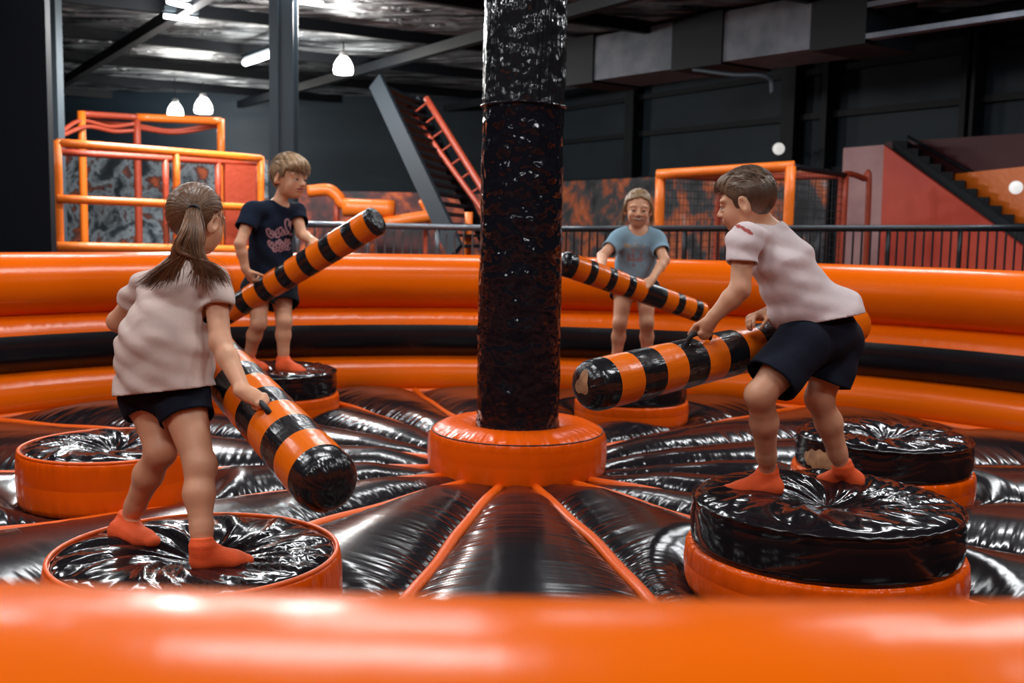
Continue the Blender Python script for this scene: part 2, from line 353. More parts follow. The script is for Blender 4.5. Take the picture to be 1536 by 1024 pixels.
def folds(seed, amp, lo=9, hi=30):
    r = np.random.default_rng(seed); ks = r.integers(lo, hi, 9); phs = r.uniform(0, 6.28, 9); am = r.uniform(.3, 1, 9)
    return lambda t, tw=0: amp*sum(a*np.sin(k*t+p+tw*k*.04) for a, k, p in zip(am, ks, phs))/3
def top_profile(R, z, dome, dimple, n=22):
    q = np.linspace(1, 0, n)**.8
    return [(R*x, z+dome*(1-x**6)**.5*(1 if x > .001 else 1)-(dome+dimple)*np.exp(-(x/.36)**2)) for x in q]
def pad(c, R, h, kind, label, seed, dome=.035, dimple=.02, patch=None):
    z0 = M; t = thing('balance_pad', label, 'balance pad', (c[0], c[1], z0), 'round pads on the mat'); c = V(c[0], c[1], z0)
    f1 = folds(seed, .010); f2 = folds(seed+1, .004, 25, 60)
    def wtop(tt, s, p):
        x = p[0]/R; m = max(0, min(1, (1-x)*6))*min(1, x*3.5); return f2(tt)*0, f1(tt, s*20)*m
    def wside(tt, s, p): return f2(tt, s*25)*(.12+abs(2*s-1)**3), 0*tt
    if kind == 1:
        mb = MB(); mb.lathe(c, [(R*.9, -.01), (R*.985, .0), (R*1.0, .03), (R*1.012, h*.5), (R*1.005, h-.04), (R*.995, h-.012), (R*.978, h), (R*.95, h-.005)], 96, pk=[1, 1, .8, .1, .7, 1, 1, 1], wob=wside)
        obj('side_band', mb.mesh('side_band'), m_ora, t, 'orange side band')
        mb = MB(); mb.lathe(c, top_profile(R*.965, h-.012, dome, dimple), 120, pk=np.linspace(1, .55, 22), wob=wtop); obj('top_cover', mb.mesh('top_cover'), m_ped, t, 'puckered black top')
        mb = MB(); a = np.linspace(0, 2*np.pi, 97)[:-1]; mb.tube(np.c_[c[0]+R*.972*np.cos(a), c[1]+R*.972*np.sin(a), np.full(96, c[2]+h+.002)], .009, 7, closed=True); obj('rim_piping', mb.mesh('rim_piping'), m_seam, t)
    else:
        hb = h*.5
        mb = MB(); mb.lathe(c, [(R*.92, -.01), (R*1.015, 0), (R*1.035, .03), (R*1.045, hb*.55), (R*1.035, hb-.02), (R*1.015, hb), (R*.96, hb-.005)], 96, pk=[1, 1, .6, .1, .8, 1, 1], wob=wside)
        obj('base_band', mb.mesh('base_band'), m_ora, t, 'orange base band')
        mb = MB(); mb.lathe(c, [(R*.95, hb-.03), (R*.985, hb-.01), (R*.998, hb+.03), (R*1.004, (h+hb)/2), (R, h-.035), (R*.992, h-.012), (R*.985, h)], 96, pk=[.8, .6, .25, .06, .25, .8, 1], wob=wside)
        dr = obj('drum', mb.mesh('drum'), m_ped, t)
        mb = MB(); mb.lathe(c, top_profile(R*.985, h, dome, dimple), 120, pk=np.linspace(1, .55, 22), wob=wtop); obj('top_cover', mb.mesh('top_cover'), m_ped, t)
        mb = MB(); a = np.linspace(0, 2*np.pi, 97)[:-1]; mb.tube(np.c_[c[0]+R*.99*np.cos(a), c[1]+R*.99*np.sin(a), c[2]+h+.003*np.sin(a*41)], .007, 6, closed=True); obj('rim_seam', mb.mesh('rim_seam'), m_ped, t)
        if patch:
            a0, a1, p0, p1 = patch; mb = MB(); nn = 20; vs = []; g = np.random.default_rng(5)
            for i in range(nn):
                a = a0+(a1-a0)*i/(nn-1); e = math.sin(math.pi*i/(nn-1))**.5
                lo = p0+(1-e)*.04+.006*math.sin(i*2.1); up = p1-(1-e)*.05+.007*math.sin(i*1.7+1)
                for w in np.linspace(0, 1, 5):
                    rr = R*1.004+.008*math.sin(math.pi*w)*e; vs.append((c[0]+rr*math.cos(a), c[1]+rr*math.sin(a), c[2]+lo+(up-lo)*w))
            mb.add(vs, [(i*5+j, (i+1)*5+j, (i+1)*5+j+1, i*5+j+1) for i in range(nn-1) for j in range(4)]); obj('worn_patch', mb.mesh('worn_patch'), m_tan, t, 'tan worn patch')
    return t
pA, rA = padpos(295, 828, .30, 214); pad(pA, rA, .30, 1, 'low orange sided black topped pad under the girl in beige with a ponytail', 3)
pB, rB = padpos(1238, 752, .36, 198); pad(pB, rB, .36, 2, 'tall black pad on an orange base under the boy in the white shirt', 13)
pC, rC = padpos(168, 668, .27, 132); pad(pC, rC, .27, 1, 'unused low pad with a plain orange side behind the ponytailed girl', 23)
pD, rD = padpos(412, 556, .33, 92); pad(pD, rD, .33, 2, 'black pad on an orange base under the boy in the navy shirt', 33)
pE, rE = padpos(948, 566, .33, 82); pad(pE, rE, .33, 2, 'black pad on an orange base under the girl in light blue', 43)
pF, rF = padpos(1325, 654, .33, 127); pad(pF, rF, .33, 2, 'unused black pad with a tan worn patch on its rim', 53, patch=(math.radians(192), math.radians(232), .18, .29))

post = thing('centre_post', 'tall glossy black padded post on a round orange base in the middle of the mat', 'post', (CB[0], CB[1], M))
mb = MB(); f2 = folds(61, .004, 30, 60)
mb.lathe(CB, [(.46, -.01), (.525, 0), (.532, .03), (.538, .12), (.533, .20), (.520, .238), (.505, .252), (.49, .262), (.44, .285), (.37, .298), (.31, .292), (.27, .27), (.24, .25)], 110,
         pk=[1, .9, .5, .1, .4, 1, 1, 1, .6, .3, .4, .8, 1], wob=lambda t, s, p: (f2(t, s*20)*.6, f2(t, s*9)*.5*(1 if s > .3 else 0)))
bs = obj('base_ring', mb.mesh('base_ring'), m_ora, post, 'orange base ring')
mb = MB(); a = np.linspace(0, 2*np.pi, 97)[:-1]; mb.tube(np.c_[CB[0]+.513*np.cos(a), CB[1]+.513*np.sin(a), np.full(96, M+.248)], .0035, 6, closed=True); obj('stitching', mb.mesh('stitching'), m_black, bs)
def crumple(seed, amp):
    r = np.random.default_rng(seed); K = r.normal(size=(9, 2))*np.array([5, 22.]); K[:, 0] = np.round(K[:, 0]); ph = r.uniform(0, 6.28, 9)
    return lambda t, s, p: (amp*sum(np.sin(k[0]*t+k[1]*p[1]+q) for k, q in zip(K, ph))/3, 0*t)
zs = np.linspace(.24, 2.14, 110)
mb = MB(); mb.lathe(CB, [(.225, .22)]+[(.243+.004*math.sin(z*2.2)+(.006 if z < .3 else 0), z) for z in zs], 110, pk=np.concatenate([[1], .45+.4*np.abs(np.cos(zs*1.3))]), wob=crumple(71, .0032))
obj('lower_sleeve', mb.mesh('lower_sleeve'), m_post, post)
mb = MB(); a = np.linspace(0, 2*np.pi, 97)[:-1]; mb.tube(np.c_[CB[0]+.244*np.cos(a), CB[1]+.244*np.sin(a), M+2.145+.004*np.sin(a*3)], .009, 6, closed=True); obj('sleeve_seam', mb.mesh('sleeve_seam'), m_post, post)
zs = np.linspace(2.13, 4.3, 70)
mb = MB(); mb.lathe(CB, [(.238, z) for z in zs]+[(.2, 4.33), (.0, 4.34)], 110, pk=1., wob=crumple(73, .003)) if False else mb.lathe(CB, [(.238, z) for z in zs]+[(.2, 4.33), (.001, 4.34)], 110, pk=np.ones(72), wob=crumple(73, .003))
m_post2 = vinyl('black_vinyl_post_upper', (.012, .013, .015), .12, (24, 3), .9, .6, 13., .03, spec=.4, d1=1.5, d2=1.5)
obj('upper_sleeve', mb.mesh('upper_sleeve'), m_post2, post)
# ------------------------------------------------------------------ striped batons
def baton(a, b, ra, rb, nb, label, handles=(), patch=None, first=0, rnd=.75, bf=.5, grip=None):
    a = np.asarray(a, float); b = np.asarray(b, float); ax = nrm(b-a); L = np.linalg.norm(b-a); t = thing('striped_baton', label, 'baton', a*.5+b*.5, 'batons held by the children')
    prof = []; pk = []; mi = []
    for q in np.linspace(90, 8, 9):
        prof.append((ra*max(.004, math.cos(math.radians(q))**.75), ra*rnd*(1-math.sin(math.radians(q))))); pk.append(.9 if 20 < q < 70 else .3)
    z0 = ra*rnd; wd = np.array([bf if (i+first) % 2 == 0 else 1-bf for i in range(nb)]); wd[0] *= .35
    if grip: wd[grip] = 1.05
    ed = z0+(L-rb*.6-z0)*np.concatenate([[0], np.cumsum(wd)])/wd.sum()
    bands = []
    for i in range(nb):
        for q in ([0, .5] if i else [0.02, .5]): z = ed[i]+(ed[i+1]-ed[i])*q; prof.append((ra+(rb-ra)*z/L+.0015*(q == .5), z)); pk.append(.35 if q else .8); bands.append(i)
    z = ed[-1]; prof.append((rb, z)); pk.append(.8)
    for q in np.linspace(15, 90, 7): prof.append((rb*max(.004, math.cos(math.radians(q))**.75), z+rb*.6*math.sin(math.radians(q)))); pk.append(.4)
    mi = [1-first]*9+[(1-first+i) % 2 for i in bands]+[(1-first+nb-1) % 2]*8
    mb = MB(); up = orth(V(0, 0, 1), ax); e2 = np.cross(ax, up)
    mb.lathe(a, prof, 56, ax=ax, e=-up, m=mi[:len(prof)-1], pk=pk); me = mb.mesh('body'); body = obj('body', me, [m_bor, m_bbl], t)
    for hp_ in handles:
        z = (hp_-a)@ax; c = a+ax*z; d = nrm(hp_-c); r = ra+(rb-ra)*z/L; w = .068; R = max(np.linalg.norm(hp_-c), r+.02)
        mb = MB(); mb.tube(bez([c-ax*w+d*(r-.012), c-ax*w*.8+d*(R-.004), c+d*R, c+ax*w*.8+d*(R-.004), c+ax*w+d*(r-.012)], 22), .0105, 8); obj('handle', mb.mesh('handle'), m_black, t, 'black strap handle')
    if patch is not None:
        d = nrm(patch); mb = MB(); e = orth(V(0, 0, 1), d); g = np.cross(d, e); vs = [a+ax*ra*.75-ax*0]; 
        ring = []; cc = a+ax*z0
        def onc(p):                                                # project a point on the cap
            q = p-cc; h = q@ax; rad = q-ax*h; return q
        vs = []; n = 18
        for k in range(5):
            for j in range(n):
                an = 2*math.pi*j/n; rr = (.012+.045*k/4)*(1+.28*math.cos(3*an+.6)-.15*math.sin(2*an))*1.0
                q = nrm(d+e*rr*11*math.cos(an)+g*rr*8*math.sin(an))
                h = -(q@ax); rad = np.linalg.norm(q+ax*h); s_ = next(x for x in np.linspace(.3, 2, 800) if abs(x*h/rnd)**2+abs(x*rad)**2.667 >= 1)
                vs.append(cc+q*ra*s_*1.012)
        mb.add(vs, [(k*n+j, k*n+(j+1) % n, (k+1)*n+(j+1) % n, (k+1)*n+j) for k in range(4) for j in range(n)]+[tuple(range(n))[::-1]])
        obj('worn_patch', mb.mesh('worn_patch'), m_tan, t, 'tan worn patch on the cap')
    return t
b1a, b1b = P(503, 738, 3.28), P(287, 500, 4.22)
b2a, b2b = P(872, 582, 3.92), P(1288, 484, 5.0)
b3a, b3b = P(569, 328, 7.45), P(325, 478, 8.05)
b4a, b4b = P(1056, 470, 8.0), P(838, 392, 7.5)
CAMDIR = lambda p: nrm(CAM-p)
#PART3
# ------------------------------------------------------------------ people
SKIN = V(.70, .375, .225); LIP = V(.52, .20, .15)
def frame(f, up=V(0, 0, 1)):
    f = nrm(f); l = nrm(np.cross(up, f)); return np.stack([f, l, np.cross(f, l)], 1)     # columns: forward, left, up
def head_sdf(F, c, R, s, smile=0.):
    W = lambda x, y, z: c+R@(V(x, y, z*(.87 if z < 0 else 1))*s)
    E = lambda p, r, k, op='add', RR=R: F.ell(W(*p), RR, [q*s for q in r], k*s, op)
    E((-.010, 0, .030), (.093, .074, .086), .01)
    E((.024, 0, -.030), (.060, .0545-.003*smile, .069), .03)
    E((.052, 0, -.082), (.026, .028, .022), .03)
    for y in (-1, 1):
        E((.055, y*.031, -.032), (.026, .024, .025), .025)
        E((.020, y*.040, -.058), (.034, .013, .024), .03)
        E((.073, y*.030, .026), (.013, .026, .010), .016)
        E((.097, y*.030, .003), (.017, .018, .011), .012, 'sub')
        E((.0755, y*.030, .0115-.001*smile), (.0135, .0185, .0095), .004)
        if smile: E((.070, y*.030, -.026), (.018, .019, .015), .012)
        E((.074, y*.030, -.0085), (.0135, .0185, .0085-.0*y), .004)
    F.cone(W(.086, 0, .008), W(.101, 0, -.022), .008*s, .011*s, k=.012*s); E((.102, 0, -.024), (.011, .0105, .009), .008)
    for y in (-1, 1): E((.094, y*.011, -.028), (.009, .007, .007), .005)
    E((.083-.003*smile, 0, -.054), (.012, .024+.008*smile, .012), .014)
    if not smile: E((.091, 0, -.0485), (.007, .019, .0055), .004); E((.089, 0, -.060), (.007, .017, .006), .004)
    w = .003+.002*smile
    for i in (range(-3, 4) if not smile else ()): E((.094-.012*(abs(i)/3)**2*(1+.3*smile), i*(.0062+.0012*smile), -.0535+smile*.011*(abs(i)/3)**2), (.007, .006, w), .002, 'sub')
    for y in (-1, 1):
        a = math.radians(18); Ry = R@np.array([[math.cos(a), 0, math.sin(a)], [0, 1, 0], [-math.sin(a), 0, math.cos(a)]])
        Ry = Ry@np.array([[math.cos(.5*y), -math.sin(.5*y), 0], [math.sin(.5*y), math.cos(.5*y), 0], [0, 0, 1]])
        E((-.010, y*.080, -.002), (.020, .0085, .034), .004, RR=Ry); E((-.003, y*.074, -.028), (.010, .007, .011), .006, RR=Ry)
        E((-.005, y*.089, .003), (.011, .007, .020), .004, 'sub', RR=Ry)
def head_col(p, c, R, s, col, brow, smile=0., stub=None):
    q = ((p-c)@R)/s; x, y, z = q[:, 0], q[:, 1], q[:, 2]; z = np.where(z < 0, z/.87, z)
    m = np.exp(-(((np.abs(y)-.042)/.022)**2+((z+.036)/.022)**2))*(x > .02)*.35
    col = col*(1-m[:, None])+V(.60, .22, .15)*m[:, None]
    m = (smile == 0) & ((np.abs(y) < .020+.007*smile) & (x > .07) & (np.abs(z+.0545-smile*.014*(y/.03)**2) < .0105+.003*smile)); col[m] = LIP
    if smile:
        f = (y/.03)**2; m = (x > .055) & (z > -.0675+.026*f) & (z < -.0455+.012*f); col[m] = LIP*.6
        m = (x > .055) & (z > -.0600+.022*f) & (z < -.0495+.013*f); col[m] = V(.66, .61, .55)
    zb = .027+.004*(1-((np.abs(y)-.030)/.018)**2); m = (np.abs(z-zb) < (.0022 if smile else .0035)) & (np.abs(np.abs(y)-.030) < .019) & (x > .05)
    col[m] = col[m]*.35+brow*.65
    return col
def eyes(parent, c, R, s, squint=0.):
    for y in (-1, 1):
        o = c+R@(V(.0755, y*.030, .002)*s); mb = MB(); n = 16; vs = []; cl = []
        for i in range(n+1):
            for j in range(n*2):
                a, b = math.pi*i/n, math.pi*j/n; d = V(math.cos(a), math.sin(a)*math.cos(b), math.sin(a)*math.sin(b))
                vs.append(o+R@(d*.0128*s)); cl.append((.012, .008, .006) if a < .30 else (.07, .04, .025) if a < .55 else (.40, .36, .33))
        mb.add(vs, [(i*n*2+j, (i+1)*n*2+j, (i+1)*n*2+(j+1) % (2*n), i*n*2+(j+1) % (2*n)) for i in range(n) for j in range(2*n)], col=cl)
        obj('eye', mb.mesh('eye'), m_eye, parent)
def hand_sdf(F, w, f, n, thumb, L, curl=(70, 85, 45), spread=1., tcurl=1., tout=.62):
    f = nrm(f); n = orth(n, f); s = np.cross(n, f); s = s if s@nrm(thumb) > 0 else -s; Q = lambda a, b, c: w+(f*a+s*b+n*c)*L
    F.cone(Q(-.10, 0, 0), Q(.20, .01, 0), (.17*L, .135*L), (.19*L, .12*L), side=s, k=.012)
    F.cone(Q(.14, .0, 0), Q(.46, -.005, 0), (.20*L, .115*L), (.215*L, .095*L), side=s, k=.014)
    F.ell(Q(.20, .13, .05), np.stack([f, s, n], 1), (.17*L, .09*L, .09*L), .012)
    for i, (o, l) in enumerate(((.155, .43), (.052, .48), (-.052, .45), (-.15, .35))):
        p = Q(.47-.03*abs(i-1.2), o, -.01); a = 0; r = .058*L-(.006*L if i == 3 else 0)
        F.ell(p-n*.02*L, np.eye(3), (r*1.08,)*3, .006)
        for j, (fr, cu) in enumerate(zip((.45, .31, .24), curl)):
            a += math.radians(cu+(-6, 0, 3, 8)[i]); d = f*math.cos(a)+n*math.sin(a)+s*(.10*(1.5-i)*spread*math.cos(a)); q = p+nrm(d)*l*fr*L
            F.cone(p, q, r*(1-.07*j), r*(.93-.08*j), k=.0035 if j else .006); p = q
    p = Q(.13, .17, .06); d = nrm(f*.62+s*tout+n*.38)
    q = p+d*.24*L; F.cone(p, q, .075*L, .06*L, k=.010); d2 = nrm(f*.8-s*.12*tcurl+n*.62*tcurl); q2 = q+d2*.2*L; F.cone(q, q2, .06*L, .056*L, k=.004)
    q3 = q2+nrm(f*.6-s*.35*tcurl+n*.7*tcurl)*.14*L; F.cone(q2, q3, .056*L, .044*L, k=.003)
def limb(F, pts, rs, k=.02, **kw):
    for i in range(len(pts)-1): F.cone(pts[i], pts[i+1], rs[i], rs[i+1], k=k, **kw)
def foot_sdf(F, ank, heel, toe, r, up, grow=0., k=.02):
    heel = np.asarray(heel); toe = np.asarray(toe); d = nrm(toe-heel); L = np.linalg.norm(toe-heel); sd = np.cross(up, d)
    h = heel+d*r*.9+up*(r*.85); b = heel+d*L*.70+up*(r*.62); t = heel+d*(L-r*.55)+up*(r*.48)
    F.cone(ank, h, r*.92+grow, r*.95+grow, k=k); F.cone(h, b, (r*.88+grow, r*.92+grow), (r*1.02+grow, r*.66+grow), side=sd, k=k)
    F.cone(b, t, (r*1.02+grow, r*.64+grow), (r*.80+grow, r*.44+grow), side=sd, k=k); F.cone(ank, b, r*.8+grow, (r*.8+grow, r*.55+grow), side=sd, k=k)
def cloth_disp(F, fl, amp, amp2=.35, seed=0):
    X, Y, Z = F.pts(); m = np.abs(F.d) < .07
    p = np.stack([X[m], Y[m], Z[m]], 1).astype(np.float64); w = vnoise(p, 5, seed); o = 0
    for (n, lam, ph) in fl: o = o+np.abs(np.sin(math.pi*(p@np.asarray(n)/lam+ph+.55*w)))**1.6-.5
    F.d[m] -= (amp*o/len(fl)*(.75+.4*vnoise(p, 8, seed+1))+amp*amp2*vnoise(p, 16, seed+2)).astype(np.float32)
def make_kid(K):
    s = K['s']; h = K.get('h', .0042); J = K['J']; hc, hR, hs = J['head'], K['hR'], K['hs']
    t = thing('person', K['label'], 'person', K['loc'])
    allp = np.array([v for v in J.values()]+[K['feet'][i][j] for i in (0, 1) for j in (0, 1)])
    lo, hi = allp.min(0)-.15*s, allp.max(0)+.15*s
    B = SDF(lo, hi, h); sh = nrm(J['shR']-J['shL']); hp = nrm(J['hipR']-J['hipL']); W = K.get('W', 1.)
    mid = J['waist']
    def torso(F, g=0., flare=(0, 0), k=.03, hem=None):
        F.cone(J['pel'], mid, (.118*s*W+g, .088*s*W+g), (.108*s*W+g, .080*s*W+g), side=hp, k=k, cap=.9)
        F.cone(mid, J['chest'], (.108*s*W+g, .080*s*W+g), (.122*s*W+g, .085*s*W+g), side=sh, k=k, cap=.8)
        F.cone(J['chest'], J['chest']*.35+J['neck']*.65, (.122*s*W+g, .085*s*W+g), (.095*s*W+g, .055*s*W+g), side=sh, k=k, cap=.7)
        for q in ('shL', 'shR'): F.cone(J['neck']*.7+J['chest']*.3, J[q], .042*s+g, .043*s+g, k=k)
    torso(B); lw = s*K.get('lw', 1.)
    B.cone(J['neck']*.8+J['chest']*.2, hc+hR@(V(-.022, 0, -.035)*hs), .044*lw, .042*lw, k=.025*s)
    for q in 'LR':
        B.cone(J['pel'], J['hip'+q], .09*s, .088*s, k=.03); lw = s*K.get('lw', 1.); limb(B, [J['hip'+q], J['kn'+q]], [.083*lw*K.get('tw', 1), .048*lw]); 
        kn, an = J['kn'+q], J['an'+q]; ll = nrm(an-kn); fd = orth(np.asarray(K['feet']['LR'.index(q)][1])-K['feet']['LR'.index(q)][0], ll)
        B.ell(kn+fd*.012*lw, np.eye(3), (.034*lw,)*3, .03)
        B.cone(kn, kn*.66+an*.34-fd*.005*lw, .046*lw, .0485*lw, k=.03); B.cone(kn*.66+an*.34-fd*.005*lw, kn*.22+an*.78, .048*lw, .035*lw, k=.025); B.cone(kn*.25+an*.75, an, .034*lw, .030*lw, k=.02)
        limb(B, [J['sh'+q], J['el'+q]], [.041*lw, .035*lw]); e, w = J['el'+q], J['wr'+q]
        B.cone(e, e*.68+w*.32, .034*lw, .035*lw, k=.02); B.cone(e*.68+w*.32, w, .0345*lw, .0235*lw, k=.015)
        foot_sdf(B, an, *K['feet']['LR'.index(q)], .032*s, V(0, 0, 1))
        hd = K['hand'+q]; hand_sdf(B, w, *hd['d'], hd.get('L', .135*s), **hd.get('kw', {}))
    head_sdf(B, hc, hR, hs, K.get('smile', 0))
    v, Fc = B.nets(1)
    col = np.tile(SKIN*K.get('tone', 1.), (len(v), 1))*(1+.05*vnoise(v, 30, 3)[:, None])
    col = head_col(v, hc, hR, hs, col, K['brow'], K.get('smile', 0))
    for q in 'LR':
        for jn in ('kn', 'el'):
            m = np.exp(-(np.linalg.norm(v-J[jn+q], axis=1)/(.05*s))**2)*.35; col = col*(1-m[:, None])+V(.56, .22, .14)*m[:, None]
    body = obj('body', vmesh('body', v, Fc, col), m_skin, t)
    eyes(t, hc, hR, hs)
    # socks
    for i, q in enumerate('LR'):
        a, (hl, to) = J['an'+q], K['feet'][i]; up = nrm(J['kn'+q]-a); up = nrm(up*.3+V(0, 0, .7)); top = a+up*K.get('sockh', .035)*s
        pp = np.array([a, hl, to, top]); S = SDF(pp.min(0)-.07*s, pp.max(0)+.07*s, .0036*max(1, s*.85))
        foot_sdf(S, a, hl, to, .032*s, V(0, 0, 1), .004*s); S.cone(a, a+up*.09*s, .0345*s, .040*s, k=.015)
        X, Y, Z = S.pts(); pr = (X-a[0])*up[0]+(Y-a[1])*up[1]+(Z-a[2])*up[2]
        S.d -= (.0018*s*np.sin(pr/(.0065*s))*(pr > .0)).astype(np.float32)
        S.plane(top, up, .006); vv, ff = S.nets(1)
        cc = np.tile(V(.90, .125, .03), (len(vv), 1))*(1+.10*vnoise(vv, 60, 8)[:, None]); obj('sock', vmesh('sock', vv, ff, cc), m_sock, t, 'orange grip sock')
    # shorts
    so = K['shorts']; pp = np.array([J['pel'], mid, J['knL'], J['knR'], J['hipL'], J['hipR']]); S = SDF(pp.min(0)-.2*s, pp.max(0)+.2*s, K.get('hc', .0046))
    rw = so.get('rw', .092)
    def sh_build(F, g, cutlegs):
        F.cone(J['pel']*1.1-mid*.1, mid*.75+J['pel']*.25, (.124*s*W+g, .094*s*W+g), (.112*s*W+g, .084*s*W+g), side=hp, k=.03, cap=.8)
        for q in 'LR':
            a, b = J['hip'+q], J['kn'+q]; e = a+(b-a)*so['len']; dd = nrm(b-a)
            F.cone(J['pel'], a, rw*.98*s+g, rw*s+g, k=.03)
            F.cone(a, e+dd*.06, rw*s+g, rw*s+g+so['flare']*s, k=.025, cut=(e, dd) if cutlegs else None)
    sh_build(S, .004*s, True); up = nrm(mid-J['pel']); cloth_disp(S, so.get('folds', [(V(.6, .2, .7), .09, 0), (V(-.5, .3, .8), .13, .3)]), .009*s, .3, 5)
    I = S.like(); sh_build(I, -.007*s, False); cloth_disp(I, so.get('folds', [(V(.6, .2, .7), .09, 0), (V(-.5, .3, .8), .13, .3)]), .009*s, .3, 5)
    S.d = np.maximum(S.d, -I.d)
    S.plane(mid*.9+J['pel']*.1, up); vv, ff = S.nets(2)
    obj('shorts', vmesh('shorts', vv, ff, np.tile(np.asarray(so['col']), (len(vv), 1))*(1+.12*vnoise(vv, 40, 2)[:, None])), m_cloth, t, so['label'])
    # shirt
    ts = K['shirt']; hem, hn = ts['hem']; pp = np.array([J['pel'], hem, J['chest'], J['neck'], J['shL'], J['shR'], J['elL'], J['elR']]); S = SDF(pp.min(0)-.17*s, pp.max(0)+.17*s, K.get('hc', .0046))
    hw = ts['hw']
    def tee(F, g, cuts):
        lowp = hem+(hem-mid)*.35
        F.cone(J['chest']*.35+J['neck']*.65, J['chest'], (.098*s*W+g, .060*s*W+g), (.128*s*W+g, .094*s*W+g), side=sh, k=.04, cap=.7)
        F.cone(J['chest'], mid+ts.get('belly', V(0, 0, 0)), (.128*s*W+g, .094*s*W+g), (hw[0]*s+g, hw[1]*s+g), side=sh, k=.04, cap=.8)
        F.cone(mid+ts.get('belly', V(0, 0, 0)), lowp, (hw[0]*s+g, hw[1]*s+g), (hw[2]*s+g, hw[3]*s+g), side=hp, k=.04, cap=.6)
        for q in 'LR':
            a, b = J['sh'+q], J['el'+q]; e = a+(b-a)*ts['slv']; dd = nrm(b-a)
            F.cone(J['neck']*.72+J['chest']*.28, a, .046*s+g, .049*s+g, k=.03)
            F.cone(a-dd*.01, e+dd*.05, .050*s+g, ts.get('sr', .054)*s+g, k=.028, cut=(e, dd) if cuts else None)
    tee(S, .004*s, True); cloth_disp(S, ts['folds'], ts.get('amp', .011)*s, .3, ts.get('seed', 11))
    I = S.like(); tee(I, -.006*s, False); cloth_disp(I, ts['folds'], ts.get('amp', .011)*s, .3, ts.get('seed', 11))
    S.d = np.maximum(S.d, -I.d)
    S.plane(hem, hn); nk = J['neck']; nd_ = nrm(hc-nk)
    S.cone(nk+ts.get('nofs', V(0, 0, 0))-nd_*.005*s, nk+nd_*.14*s, ts.get('nr', .058)*s, .075*s, k=.008, op='sub')
    vv, ff = S.nets(2); cc = np.tile(np.asarray(ts['col'], float), (len(vv), 1))*(1+.05*vnoise(vv, 25, 6)[:, None])
    if 'print' in ts: cc = ts['print'](vv, cc)
    obj('shirt', vmesh('shirt', vv, ff, cc), m_cloth, t, ts['label'])
    K['t'] = t; return t
def hair_cap(K, line, rad=(.1, .083, .096), cen=(-.012, 0, .034), extra=(), amp=.003, stripe=None, keepmax=None):
    hc, hR, s = K['J']['head'], K['hR'], K['hs']; S = SDF(hc-.17*s, hc+.17*s, .0032*max(1, s))
    S.ell(hc+hR@(V(*cen)*s), hR, [r*s for r in rad], .001)
    for p, r, k in extra: S.ell(hc+hR@(V(*p)*s), hR, [q*s for q in r], k*s)
    X, Y, Z = S.pts(); q = np.stack([X-hc[0], Y-hc[1], Z-hc[2]], -1)@hR/s; x, y, z = q[..., 0], q[..., 1], q[..., 2]
    if stripe: S.d -= (amp*s*stripe(x, y, z)).astype(np.float32)
    zl = np.interp(x, line[0], line[1])+.004*np.sin(y*160)+.006*np.sin(y*70+1)
    S.put((slice(None),)*3, ((zl-z)*.6*s).astype(np.float32), .006*s, 'int')
    v, f = S.nets(1); return v, f, ((v-hc)@hR)/s
def strands(K, name, paths, rads, cols, parent, n=5):
    mb = MB()
    for p, r, c in zip(paths, rads, cols): k = len(p); mb.tube(p, r*np.clip(np.r_[np.linspace(.7, 1, max(1, k//3)), np.linspace(1, .15, k-max(1, k//3))], .1, 1), n, col=c)
    return obj(name, mb.mesh(name), m_hair, parent)
def surf_strands(K, v, q, num, length, flow, base, var, seed, lift=.004, r=.0016, zmin=-1.):
    hc, hR, s = K['J']['head'], K['hR'], K['hs']; g = np.random.default_rng(seed); nr = q-np.array([-.012, 0, .03]); nr /= np.linalg.norm(nr, axis=1, keepdims=True)
    ok = np.argwhere(np.linalg.norm(q-np.array([-.012, 0, .03]), axis=1) > .07).ravel(); ok = ok[q[ok, 2] > zmin]; ids = g.choice(ok, num); P_ = []; R_ = []; C_ = []
    for i in ids:
        f = flow(q[i]); L = length(q[i])*g.uniform(.6, 1.15)
        f = f+g.normal(size=3)*.12; f = nrm(f-nr[i]*(f@nr[i])); pts = []; p = q[i]-nr[i]*.002
        cen = np.array([-.012, 0, .03])
        for j in range(5): pts.append(p+nr[i]*lift*math.sin(j/4*2.2)); p = p+f*L/4; dv = p-cen; rr = np.linalg.norm(q[i]-cen); p = p*.35+(cen+dv/np.linalg.norm(dv)*rr)*.65
        P_.append(np.array([hc+hR@(a*s) for a in pts])); R_.append(r*s*g.uniform(.7, 1.3)); C_.append(np.asarray(base)*(1+var*g.normal())+0*V(1, 1, 1))
    return P_, R_, [np.clip(c, .004, .8) for c in C_]
def toaxis(p, a, b): ax = nrm(b-a); return a+ax*((p-a)@ax)-p
NAVY = (.0065, .0095, .020)
